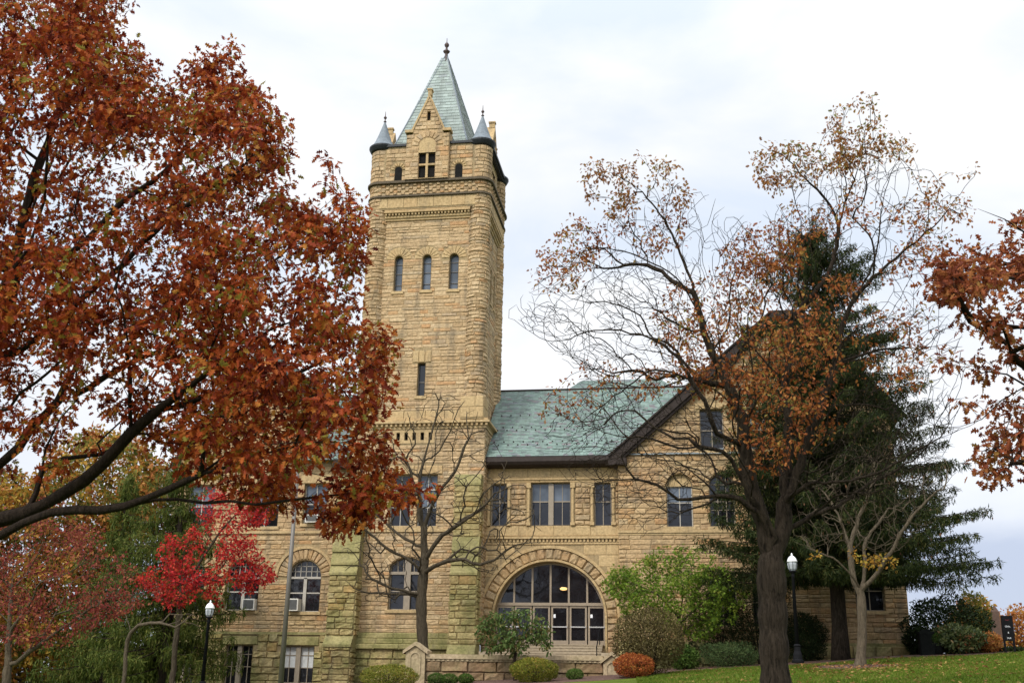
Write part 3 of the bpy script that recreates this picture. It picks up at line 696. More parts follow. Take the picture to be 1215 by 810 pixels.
for i, h in enumerate(slots): window(FT, h, [], M_dark, M_void, fw=.02, sill=False, dep=.2)
for i, h in enumerate(tw[:2]):
    a = h.v0+1.05; window(FT, h, [(h.u0,h.u1,a-.03,a+.03,.006),(h.u0,h.u1,h.v1-.85,h.v1-.77,.03),(h.c-.02,h.c+.02,h.v0,h.v1,.004)], M_whiteframe, M_glass, blind_or_reflection=(a+.05, h.v1-.05, M_glassb) if i else None)
h = tw[2]; window(FT, h, [(h.c-.17,h.c+.17,h.v0,h.v1-.02,.14),(h.u0,h.u1,8.35,8.5,.13),(-15.6,-15.56,8.5,9.1,.0),(-15.3,-15.26,8.5,9.15,.0),(-14.7,-14.66,8.5,9.15,.0),(h.u0,h.u1,7.45,7.50,.006)], M_tanframe, M_glass)
strip('string_course', FT, TX0, TX1, [(10.60,10.76,.10)], M_dress)
for za, zb, d in ((4.45,4.72,.34),(4.72,5.0,.20),(5.0,5.3,.07)):
    mb = MB(); masonry(mb, FP(58.85-d), za, zb, E(TX0+.8, TX1-1.2), [], ch=(.3,.4), bl=(1.0,2.0), dep=(.02,.035), rough=.3); o_ = mb.build('water_table', M_mossd, HALL)
    mb = MB(); mb.box(TX0+.8, TX1-1.2, 58.855-d, 59, za, zb-.004); mb.build('mortar_bed', M_mossd, o_)
shell('plinth', FP(58.75), 1.5, 4.45, E(TX0, TX1), [], M_moss, ch=(.36,.5), bl=(.7,1.4), dep=(.06,.1))
shell('tower_wall', FR(TX1, 59.02), 5.3, 16.28, E(0, 5.9), [], M_stoneT, ch=(.15,.30), bl=(.4,1.2), dep=(.018,.042))
shell('tower_wall', FL(TX0, 64.9), 5.3, 16.28, E(0, 5.88), [], M_stoneT, ch=(.15,.30), bl=(.4,1.2), dep=(.018,.042))
def ringbox(mb, x0, x1, y0, y1, z0, z1, o): mb.box(x0-o, x1+o, y0-o, y1+o, z0, z1)
mb = MB(); ringbox(mb, TX0, TX1, 59, 64.9, 16.30, 16.46, .06); ringbox(mb, TX0, TX1, 59, 64.9, 16.60, 16.72, .26); ringbox(mb, TX0, TX1, 59, 64.9, 16.72, 16.86, .16); ringbox(mb, TX0, TX1, 59, 64.9, 16.46, 16.60, .08)
u = TX0-.2
while u < TX1+.1: mb.box(u, u+.12, 58.8, 58.95, 16.44, 16.601); u += .27
mb.build('string_course', M_dress, HALL)
# buttresses in stages, greened by lichen
def buttress(x0, x1, stages):
    for i, (za, zb, d, kind) in enumerate(stages):
        mb = MB(); g = MB()
        F = FP(59.0-d)
        if kind == 'cap':
            pts = [(x0-.03, za), (x1+.03, za), (x1+.03, zb), (x0-.03, zb)]
            n = len(mb.v); dd = stages[i+1][2]-d if i+1 < len(stages) else 0
            c = [F(x0-.03,za,.10+dd), F(x1+.03,za,.10+dd), F(x1+.03,za+.12,.10+dd), F(x0-.03,za+.12,.10+dd), F(x0-.03,zb,0), F(x1+.03,zb,0), F(x0-.03,za,-d-.3), F(x1+.03,za,-d-.3), F(x0-.03,zb,-d-.3), F(x1+.03,zb,-d-.3)]
            g.v += [tuple(q) for q in c]; n = len(g.v)-10
            g.f += [(n,n+1,n+2,n+3),(n+3,n+2,n+5,n+4),(n+4,n+5,n+9,n+8),(n,n+3,n+4,n+8,n+6),(n+1,n+7,n+9,n+5,n+2),(n,n+6,n+7,n+1)]; g.build('weathering', M_mossd, HALL)
        else:
            masonry(mb, F, za, zb, E(x0, x1), [], ch=(.24,.36), bl=(.5,.95), dep=(.04,.08)); masonry(mb, FR(x1, 59.0-d), za, zb, E(0, d+.3), [], ch=(.26,.36), bl=(.4,.8)); masonry(mb, FL(x0, 59.3), za, zb, E(0, d+.3), [], ch=(.26,.36), bl=(.4,.8))
            g.box(x0+.004, x1-.004, 59.0-d+.004, 59.3, za, zb); o = mb.build('buttress_stage', M_moss, HALL); g.build('mortar_bed', M_mortar, o)
buttress(-12.42, -11.02, [(13.0,13.62,.55,'cap'),(10.25,13.0,.60,'s'),(9.45,10.25,.60,'cap'),(8.75,9.45,.70,'cap'),(8.2,8.75,.80,'cap'),(4.7,8.2,.95,'s'),(4.1,4.7,.95,'cap'),(1.5,4.1,1.15,'s')])
buttress(-18.98, -17.52, [(13.0,13.62,.55,'cap'),(10.6,13.0,.60,'s'),(9.45,10.6,.60,'cap'),(8.75,9.45,.70,'cap'),(8.2,8.75,.80,'cap'),(5.1,8.2,.95,'s'),(4.5,5.1,.95,'cap'),(1.2,4.5,1.25,'s')])

# ---- tower, shaft with round corners
CX0, CX1, CY0, CY1, RR = -17.86, -11.70, 59.45, 64.35, .60
mb = MB()
for (cx, cy) in ((CX0,CY0),(CX1,CY0),(CX1,CY1),(CX0,CY1)):
    masonry(mb, FCYL(cx, cy, RR), 18.1, 30.55, E(-RR*PI, RR*PI), [], ch=(.19,.29), bl=(.35,.75), dep=(.03,.065))
rd = mb.build('corner_roundels', M_stoneT, HALL)
mb = MB()
for (cx, cy) in ((CX0,CY0),(CX1,CY0),(CX1,CY1),(CX0,CY1)): mb.lathe((cx,cy,0), [(RR,16.8),(RR,33.9)], 24); mb.box(cx-RR-.05,cx+RR+.05,cy-RR-.05,cy+RR+.05,16.8,18.1)
mb.build('mortar_bed', M_mortar, rd)
mb = MB()
for (cx, cy) in ((CX0,CY0),(CX1,CY0)): masonry(mb, FP(cy-RR-.05), 16.86, 18.1, E(cx-RR-.05, cx+RR+.05), [], ch=(.5,.7), bl=(.6,1.3), dep=(.02,.03), rough=.3)
masonry(mb, FR(CX1+RR+.05, CY0-RR-.05), 16.86, 18.1, E(0, 2*RR+.1), [], ch=(.5,.7), bl=(.6,1.3), dep=(.02,.03), rough=.3)
masonry(mb, FP(59.12), 16.86, 17.4, E(CX0+.6, CX1-.6), [], ch=(.5,.6), bl=(.9,1.6), dep=(.02,.03), rough=.2)
mb.build('base_stones', M_dress, HALL)
FS = FP(59.15)
sw = [Hole(-16.66,-16.17,24.62,26.87,'arch'), Hole(-14.97,-14.45,24.64,26.87,'arch'), Hole(-13.36,-12.82,24.62,26.87,'arch'), Hole(-14.97,-14.53,18.26,20.22)]
SR = [Hole(h.c-.78, h.c+.78, h.vs, h.vs+.78, 'arch') for h in sw[:3]]+[Hole(-15.3,-14.2,20.22,20.95)]
shell('tower_wall', FS, 17.4, 29.1, E(CX0+.4, CX1-.4), sw, M_stoneT, SR, ch=(.14,.28), bl=(.4,1.4), dep=(.014,.036))
for h in sw[:3]:
    mb = MB(); voussoirs(mb, FS, h.c, h.vs, .26, .76, 0, PI, 9, .035, .4); mb.build('arch_ring', M_dress, HALL)
    window(FS, h, [(h.u0,h.u1,h.v0+q,h.v0+q+.035,.004) for q in (.45,1.15,1.75)], M_pole, M_glassb, fw=.04, sm=M_dress)
mb = MB()
for i in range(3): pillow(mb, FS, -15.3+i*.367, -15.3+(i+1)*.367, 20.23, 20.94, .05, .3)
mb.build('lintel', M_dress, HALL)
h = sw[3]; window(FS, h, [(h.u0,h.u1,19.1,19.15,.01)], M_pole, M_glass, fw=.04)
FSR = FR(CX1+.30, CY0); LEN = CY1-CY0
ssr = [Hole(1.1,1.5,24.7,26.9,'arch'), Hole(2.25,2.65,24.7,26.9,'arch'), Hole(3.4,3.8,24.7,26.9,'arch')]
shell('tower_wall', FSR, 16.86, 29.1, E(.4, LEN-.4), ssr, M_stoneT, ch=(.14,.28), bl=(.4,1.4), dep=(.014,.036))
for h in ssr: window(FSR, h, [(h.u0,h.u1,h.v0+1.15,h.v0+1.19,.004)], M_pole, M_glassb, fw=.04)
shell('tower_wall', FL(CX0-.30, CY1), 16.86, 29.1, E(.4, LEN-.4), [], M_stoneT, ch=(.14,.28), bl=(.4,1.4), dep=(.014,.036))
mb = MB(); mb.box(CX0, CX1, CY1-.1, CY1+.25, 5, 34); mb.build('tower_back', M_stoneT, HALL)
# corbelled cornice in the panel head
for F, u0, u1 in ((FS, CX0+.48, CX1-.48), (FSR, .48, LEN-.48), (FL(CX0-.30, CY1), .48, LEN-.48)):
    strip('corbel_cornice', F, u0, u1, [(29.1,29.24,.10),(29.24,29.38,.18),(29.52,29.66,.34),(29.66,29.82,.26)], M_dress, (29.385,29.52,.28,.20))
# plain band and strings
def roundrect(o, z0, z1, mb, n=10):
    pts = []; r = RR+o
    for cx, cy, a0 in ((CX1,CY0,-PI/2),(CX1,CY1,0),(CX0,CY1,PI/2),(CX0,CY0,PI)):
        for i in range(n+1): a = a0+PI/2*i/n; pts.append((cx+r*math.cos(a), cy+r*math.sin(a)))
    k = len(pts); b0 = len(mb.v); mb.v += [(x,y,z0) for x,y in pts]+[(x,y,z1) for x,y in pts]
    mb.f += [tuple(range(b0+k-1,b0-1,-1)), tuple(range(b0+k,b0+2*k))]+[(b0+i,b0+(i+1)%k,b0+k+(i+1)%k,b0+k+i) for i in range(k)]
    return pts
mb = MB(); roundrect(-.02, 29.75, 31.45, mb); mb.box(CX0-.19, CX1+.01, CY0-RR+.01, CY1+RR-.01, 31.45, 33.9); mb.build('belfry_core', M_mortar, HALL)
FB = FP(CY0-RR); FBR = FR(CX1+RR, CY0); FBL = FL(CX0-RR, CY1)
mb = MB(); ck = MB()
for F, a, b_ in ((FB, CX0, CX1), (FBR, 0, LEN), (FBL, 0, LEN)):
    masonry(mb, F, 29.82, 30.5, E(a, b_), [], ch=(.5,.75), bl=(.7,1.3), dep=(.012,.018), rough=.2)
    r = 0
    for v in (30.66, 30.84, 31.02, 31.20):                            # chequer band: every second stone stands proud
        u = a+(.24 if r % 2 else 0)
        while u < b_-.1: pillow(ck, F, u, min(u+.24, b_), v, v+.18, .085, .25, .004); pillow(ck, F, u-.24, u, v, v+.18, .015, .2, .004); u += .48
        r += 1
for cx, cy in ((CX0,CY0),(CX1,CY0),(CX1,CY1),(CX0,CY1)): masonry(ck, FCYL(cx, cy, RR), 30.66, 31.38, E(-RR*PI, RR*PI), [], ch=(.22,.26), bl=(.35,.7))
mb.build('frieze', M_dress, HALL); ck.build('chequer_band', M_stoneT, HALL)
mb = MB(); roundrect(.12, 30.52, 30.60, mb); roundrect(.06, 30.602, 30.66, mb); roundrect(.20, 31.40, 31.52, mb); roundrect(.10, 31.522, 31.60, mb); mb.build('string_course', plain('sooty_stone', (.10,.078,.052), .9, .2), HALL)
# belfry walls
def belfry(F, a, b_, c, front):
    bh = [Hole(a+.98,a+1.42,31.62,32.56,'arch'), Hole(b_-1.46,b_-1.02,31.62,32.56,'arch')]
    rh = [Hole(h.c-.5,h.c+.5,h.vs,h.vs+.5,'arch') for h in bh]; dh = [Hole(c-1.32,c+1.32,31.5,34)]
    for p_, q_ in ((a+.4, c-1.32), (c+1.32, b_-.4)):
        mb = MB(); masonry(mb, F, 31.6, 33.75, E(p_, q_), bh+rh, ch=(.22,.32), bl=(.4,.9), dep=(.018,.04), rough=.7); o = mb.build('belfry_wall', M_stoneT, HALL)
    for h in bh:
        mb = MB(); voussoirs(mb, F, h.c, h.vs, .23, .49, 0, PI, 7, .05, .4); mb.build('arch_ring', M_dress, o)
        mb = MB(); mb.prism(F, h.outline(10), -.01, .012); mb.build('opening', M_void, HALL)
    # dormer gable; those on the flanks are lower
    AT = 37.25 if front else 36.55; SLP = .98/(AT-34.75)
    FDm = lambda u, v, d: F(u, v, d+.28)
    oh = Hole(c-.51, c+.51, 31.6, 33.25); ah = Hole(c-.51, c+.51, 31.6, 34.25, 'arch'); bb = Hole(c-.98, c+.98, 33.74, 34.72, 'arch')
    gx = lambda v: (c-1.32, c+1.32) if v < 34.75 else (c-.98+(v-34.75)*SLP, c+.98-(v-34.75)*SLP)
    slit = Hole(c-.10, c+.10, 35.45, 36.05 if front else 35.75)
    d = MB(); backing(d, FDm, 31.55, AT-.25, gx, [oh, slit]); reveal(d, FDm, oh, .25); reveal(d, FDm, slit, .25)
    mb = MB(); masonry(mb, FDm, 31.6, AT-.3, gx, [ah, bb, slit], ch=(.24,.34), bl=(.4,.9), dep=(.02,.045), rough=.7); o2 = mb.build('dormer', M_stoneT, HALL)
    for s in (-1, 1): d.quad(F(c+s*1.32,31.5,.28), F(c+s*1.32,34.75,.28), F(c+s*1.32,34.75,-.6), F(c+s*1.32,31.5,-.6)); d.quad(F(c+s*.98,34.75,.28), F(c,AT-.05,.28), F(c,AT-.05,-.22), F(c+s*.98,34.75,-.22))
    d.quad(F(c-1.32,34.75,.28), F(c+1.32,34.75,.28), F(c+1.32,34.75,-.8), F(c-1.32,34.75,-.8)); pb = [F(c-.98,34.75,-.22), F(c+.98,34.75,-.22), F(c,AT-.05,-.22)]; d.quad(*pb)
    d.build('mortar_bed', M_stoneT, o2)
    mb = MB(); voussoirs(mb, FDm, c, 33.74, .53, .97, 0, PI, 9, .05, .5); mb.build('arch_ring', M_stoneT, o2)
    mb = MB(); pts = [(c+.51*math.cos(q), 33.74+.51*math.sin(q)) for q in np.linspace(0, PI, 14)]; mb.prism(FDm, [(c-.51,33.4),(c+.51,33.4)]+pts, -.1, .022)
    mb.fbox(FDm, c-.55, c+.55, 33.25, 33.41, -.1, .045)
    mb.fbox(FDm, c-.07, c+.07, 31.6, 33.25, -.14, -.02); mb.fbox(FDm, c-.51, c-.07, 32.43, 32.55, -.14, -.022); mb.fbox(FDm, c+.07, c+.51, 32.43, 32.55, -.14, -.022); mb.build('mullions', M_dress, o2)
    mb = MB(); mb.fbox(FDm, c-.51, c+.51, 31.58, 33.25, -.2, -.16); mb.fbox(FDm, c-.12, c+.12, 35.4, 36.1 if front else 35.8, -.2, -.16); mb.build('opening', M_void, HALL)
    mb = MB(); 
    for s in (-1, 1): mb.prism(FDm, [(c+s*1.06,34.78),(c+s*.94,34.78),(c+s*.0,AT-.23),(c+s*.0,AT+.05)][::s], -.48, .06); mb.fbox(FDm, min(c+s*1.42,c+s*.9), max(c+s*1.42,c+s*.9), 34.66, 34.84, -.5, .09)
    mb.fbox(FDm, c-.11, c+.11, AT-.07, AT+.27, -.32, .04); mb.fbox(FDm, c-.16, c+.16, AT+.27, AT+.37, -.36, .08); mb.build('coping', M_dress, o2)
belfry(FB, CX0, CX1, (CX0+CX1)/2-.08, True); belfry(FR(CX1+.02, CY0), 0, LEN, LEN/2, False); belfry(FL(CX0-.20, CY1), 0, LEN, LEN/2, False)
mb = MB(); roundrect(-.02, 33.78, 33.9, mb); roundrect(.10, 33.902, 34.06, mb); mb.build('eave', M_dark, HALL)
for (cx, cy) in ((CX0,CY0),(CX1,CY0),(CX1,CY1),(CX0,CY1)):
    mb = MB(); masonry(mb, FCYL(cx, cy, RR+.04), 31.6, 33.72, E(-(RR+.04)*PI, (RR+.04)*PI), [], ch=(.22,.32), bl=(.35,.7), dep=(.02,.045), rough=.7); tu = mb.build('turret', M_stoneT, HALL)
    mb = MB(); mb.lathe((cx,cy,0), [(.66,33.76),(.74,33.80),(.80,33.90),(.86,34.02),(.86,34.11),(.80,34.14)], 26); mb.build('eave', M_dark, tu)
    mb = MB(); mb.lathe((cx,cy,0), [(.84,34.135),(.70,34.22),(.50,34.62),(.28,35.25),(.06,35.95),(.045,36.0)], 22); mb.build('turret_roof', M_lead, tu, True)
    mb = MB(); mb.lathe((cx,cy,0), [(.045,35.98),(.10,36.03),(.04,36.10),(.03,36.2),(.09,36.27),(.10,36.33),(.03,36.42),(.012,36.75)], 12); mb.build('finial', M_copper, tu, True)
# spire
AP = Vector(((CX0+CX1)/2+.06, (CY0+CY1)/2, 42.2)); B0 = [Vector(q) for q in ((CX0+.60,CY0-.05,34.07),(CX1-.85,CY0-.05,34.07),(CX1-.40,CY1+.3,34.07),(CX0+.60,CY1+.3,34.07))]
mb = MB(); hip = MB()
for i in range(4):
    a, b_ = B0[i], B0[(i+1) % 4]; U, V, Nn = plane(a, b_, AP); w0 = (b_-a).length; L = (AP-a).dot(V)
    slates(mb, a, U, V, Nn, L-.4, lambda v: (w0/2*v/L, w0-w0/2*v/L), .26, (.3,.55)); mb.quad(a, b_, AP)
    hip.tube([a, AP], [.06,.035], 6)
sp = mb.build('spire_roof', M_spire, HALL); hip.build('hip_roll', M_lead, sp)
mb = MB(); mb.lathe((AP.x,AP.y,0), [(.30,41.2),(.16,41.75),(.09,42.15),(.10,42.2),(.19,42.28),(.23,42.36),(.09,42.44),(.06,42.66),(.13,42.74),(.16,42.85),(.11,42.96),(.03,43.04),(.018,43.35)], 16); mb.build('finial', M_copper, sp, True)

# ------------------------------------------------------------------ small built things
# terrace wall before the steps, with gabled end piers
TW = empty('terrace_wall', (-7.8, 51, 2.2), 'low terrace wall of reddish rough stone with pale coping and gabled end piers below the entrance steps', 'wall')
mb = MB(); masonry(mb, FP(51.0), 1.6, 3.62, E(-11.9, -3.9), [], ch=(.34,.46), bl=(.8,1.7), dep=(.06,.11)); mb.box(-11.9,-3.9,51.01,51.4,1.5,3.62); mb.build('rough_courses', M_red, TW)
mb = MB(); mb.box(-11.88,-3.92,50.82,51.5,3.70,3.90); mb.box(-11.88,-3.92,50.90,51.45,3.60,3.70)
u = -11.8
while u < -4: mb.box(u, u+.11, 50.86, 50.95, 3.61, 3.698); u += .22
mb.build('coping', M_cope, TW)
for x0, x1, zt, yy in ((-12.80,-11.9,3.95,50.75), (-3.9,-3.15,3.62,50.75)):
    c = (x0+x1)/2; mb = MB(); F = FP(yy)
    mb.prism(F, [(x0,1.5),(x1,1.5),(x1,zt),(c,zt+.30),(x0,zt)], -.75, 0)
    nh = Hole(c-.2, c+.2, zt-.95, zt-.02, 'arch'); pz = mb.build('pier', M_cope, TW)
    mb = MB(); ringmould(mb, F, c, nh.vs, .2, .06, .04); 
    for s in (-1, 1): mb.fbox(F, c+s*.23-.03, c+s*.23+.03, zt-.95, nh.vs, 0, .04)
    mb.build('niche_moulding', M_cope, pz)
    mb = MB()
    for s in (-1, 1): mb.prism(F, [(x0-.12 if s < 0 else x1+.12, zt-.06), (x0-.12 if s < 0 else x1+.12, zt+.09), (c, zt+.47), (c, zt+.31)][::s], -.80, .10)
    mb.build('cap', M_cope, pz)
mb = MB()
for i in range(6): z = 4.83-.155*i; y = 59.5-i*.36; mb.box(-10.3+.002*i, -4.6-.002*i, y, 61 if i == 0 else y+.40, 3.2, z-.05); mb.box(-10.32+.002*i, -4.58-.002*i, y-.03, 61 if i == 0 else y+.38, z-.048, z)
for k in (0, 1): x = -10.75 if k == 0 else -4.55; mb.box(x, x+.42, 57.7, 59.9, 3.2, 4.35)
mb.box(-11.7,-3.95,51.42,58.0,3.0,3.86); tag(mb.build('entrance_steps', M_step, None), kind='structure')
# handrail on the right of the steps
HR = empty('handrail', (-4.75, 58.6, 3.9), 'black iron handrail beside the entrance steps at the right of the doors', 'handrail')
mb = MB(); mb.tube([(-4.78,60.1,5.7),(-4.78,58.2,4.75),(-4.78,57.8,4.6)], .03, 8); mb.build('rail', M_black, HR)
for y, z0, z1 in ((59.9,4.6,5.6),(58.0,3.8,4.66)): mb = MB(); mb.tube([(-4.78,y,z0),(-4.78,y,z1)], .025, 8); mb.build('post', M_black, HR)
# window air conditioners
def aircon(x0, x1, z0, z1, Y, label):
    o = empty('air_conditioner', ((x0+x1)/2, Y, z0), label, 'air conditioner', 'window air conditioners')
    mb = MB(); mb.box(x0, x1, Y-.32, Y+.30, z0, z1); mb.build('casing', M_ac, o)
    mb = MB(); F = FP(Y-.322); mb.fbox(F, x0+.06, x1-.06, z0+.06, z1-.06, 0, .012)
    k = z0+.1
    while k < z1-.08: mb.fbox(F, x0+.07, x1-.07, k, k+.02, .012, .022); k += .045
    mb.build('grille', M_grille, o)
aircon(-21.78, -21.22, 6.47, 7.12, 60.0, 'off-white air conditioner in the arched window right of the grey pole')
aircon(-24.42, -23.72, 6.50, 7.10, 60.0, 'off-white air conditioner in the arched window half covered by the scarlet tree')
aircon(-21.18, -20.45, 11.28, 11.72, 60.0, 'off-white air conditioner in the upper window above the arched one beside the buttress')

# lamp posts
def lamp_post(x, y, z, h, label):
    o = empty('lamp_post', (x, y, z), label, 'lamp post', 'black lamp posts with glass lanterns')
    hh = h-.85
    mb = MB(); mb.lathe((x,y,z), [(.24,0),(.24,.10),(.19,.13),(.17,.32),(.13,.45),(.12,.62),(.15,.66),(.10,.72)], 14); mb.build('base', M_black, o, False)
    mb = MB(); mb.lathe((x,y,z), [(.085,.70),(.06,hh-.1),(.09,hh-.06),(.06,hh),(.06,hh+.05),(.15,hh+.10),(.16,hh+.14)], 14); mb.build('post', M_black, o, True)
    mb = MB(); mb.lathe((x,y,z), [(.10,hh+.141),(.165,hh+.22),(.20,hh+.40),(.19,hh+.50)], 8); lt = mb.build('lantern', M_lant, o)
    mb = MB(); 
    for k in range(8):
        a = 2*PI*k/8; mb.tube([(x+r*math.cos(a),y+r*math.sin(a),z+q) for r, q in ((.105,hh+.14),(.17,hh+.22),(.205,hh+.40),(.195,hh+.50))], .010, 4)
    mb.build('lantern_ribs', M_black, lt)
    mb = MB(); mb.lathe((x,y,z), [(.215,hh+.50),(.20,hh+.54),(.15,hh+.66),(.08,hh+.73),(.03,hh+.76),(.04,hh+.80),(.012,hh+.86)], 16); mb.build('lamp_cap', M_lcap, o, True)
def gz(x, y): return float(terrain(x, y))
p = at(947, 786, 47); lamp_post(p.x, 47, p.z, at(942, 656, 47).z-p.z, 'black lamp post standing on the lawn edge right of the big oak trunk')
p = at(250, 712, 48); lamp_post(p.x, 48, gz(p.x, 48), p.z-gz(p.x, 48), 'black lamp post standing under the scarlet tree, left of the grey pole')
p = at(333, 810, 45); o = empty('grey_pole', (p.x, 45, gz(p.x, 45)), 'plain tall grey metal pole rising into the rust oak leaves before the left wing', 'pole')
z0 = gz(p.x, 45); mb = MB(); mb.tube([(p.x,45,z0),(p.x+.02,45,z0+9.2)], [.11,.075], 14); mb.build('shaft', M_pole, o, True)
mb = MB(); mb.lathe((p.x,45,z0), [(.24,0),(.24,.05),(.15,.06),(.15,.25)], 14); mb.build('base_plate', M_pole, o); mb = MB(); mb.lathe((p.x+.02,45,z0+9.2), [(.09,0),(.10,.03),(.05,.10)], 14); mb.build('pole_cap', M_pole, o)

# black two-legged campus sign (text is white, a crimson line on top)
a, b_ = at(1187, 730, 54), at(1200.5, 728.3, 54); zb = at(1190.5, 757, 54).z
sx, sx1 = a.x, at(1200.5,728.3,54).x
SG = empty('information_sign', ((sx+sx1)/2, 54, gz(13.9, 54)), 'black two-legged information sign with white lettering standing on the lawn crest', 'sign')
F = FP(54.0); mb = MB(); mb.fbox(F, sx, sx1, zb-.1, a.z, -.05, .05); pn = mb.build('board', M_black, SG)
for s in (sx+.01, sx1-.09): mb = MB(); mb.fbox(F, s, s+.08, gz(13.9,54)-.15, zb-.102, -.04, .04); mb.build('leg', M_black, SG)
def text(body, u, v, size, material, name, F_Y, parent):
    c = bpy.data.curves.new(name, 'FONT'); c.body = body; c.size = size; c.align_x = 'CENTER'; c.extrude = .004
    tmp = bpy.data.objects.new(name, c); COL.objects.link(tmp)
    dg = bpy.context.evaluated_depsgraph_get(); me = bpy.data.meshes.new_from_object(tmp.evaluated_get(dg)); bpy.data.objects.remove(tmp); bpy.data.curves.remove(c)
    co = np.zeros(len(me.vertices)*3); me.vertices.foreach_get('co', co); co = co.reshape(-1, 3)
    me.vertices.foreach_set('co', np.stack([u+co[:,0], F_Y-.054-co[:,2], v+co[:,1]], -1).ravel()); me.update()
    return finish(name, me, material, parent)
cxs = (sx+sx1)/2; W = sx1-sx
text('Campus', cxs, a.z-.20, W*.10, M_crimson, 'lettering', 54, pn)
text('Univ.', cxs, a.z-.50, W*.23, M_letter, 'lettering', 54, pn); text('&', cxs, a.z-.76, W*.20, M_letter, 'lettering', 54, pn); text('Hall', cxs, a.z-1.0, W*.22, M_letter, 'lettering', 54, pn)
# obelisk beyond the shrubs
p0 = at(1179.5, 720, 72); ob = empty('obelisk', (p0.x, 72, gz(p0.x, 72)), 'brown granite obelisk rising behind the shrubs left of the black sign', 'monument')
zg = gz(p0.x, 72); mb = MB(); zt = p0.z; x = p0.x
for z0_, z1_, r0, r1 in ((zg+.9,zt-.25,.27,.20),(zt-.25,zt+.12,.20,.02)): 
    n = len(mb.v); mb.v += [(x+sx_*r, 72+sy_*r, z) for z, r in ((z0_,r0),(z1_,r1)) for sx_, sy_ in ((-1,-1),(1,-1),(1,1),(-1,1))]
    mb.f += [(n+i,n+(i+1)%4,n+4+(i+1)%4,n+4+i) for i in range(4)]+[(n+4,n+5,n+6,n+7)]
mb.build('shaft', M_obel, ob); mb = MB(); mb.box(x-.5,x+.5,71.5,72.5,zg-.3,zg+.5); mb.box(x-.38,x+.38,71.62,72.38,zg+.5,zg+.9); mb.build('pedestal', M_obel, ob)
# dark litter bin and tub
p = at(1100, 775, 55.1); BY = 55.1; z0 = gz(p.x, BY); o = empty('litter_bin', (p.x, BY, z0), 'dark square litter bin at the foot of the hall wall beside the clipped tub plant', 'bin')
mb = MB(); mb.box(p.x-.30,p.x+.30,BY-.3,BY+.3,z0,z0+.95); 
for i in range(7): mb.box(p.x-.27+i*.085,p.x-.225+i*.085,BY-.32,BY-.30,z0+.06,z0+.90)
mb.build('body', M_bin, o); mb = MB(); mb.box(p.x-.34,p.x+.34,BY-.34,BY+.34,z0+.951,z0+1.05); mb.box(p.x-.2,p.x+.2,BY-.2,BY+.2,z0+1.051,z0+1.15); mb.build('lid', M_bin, o)

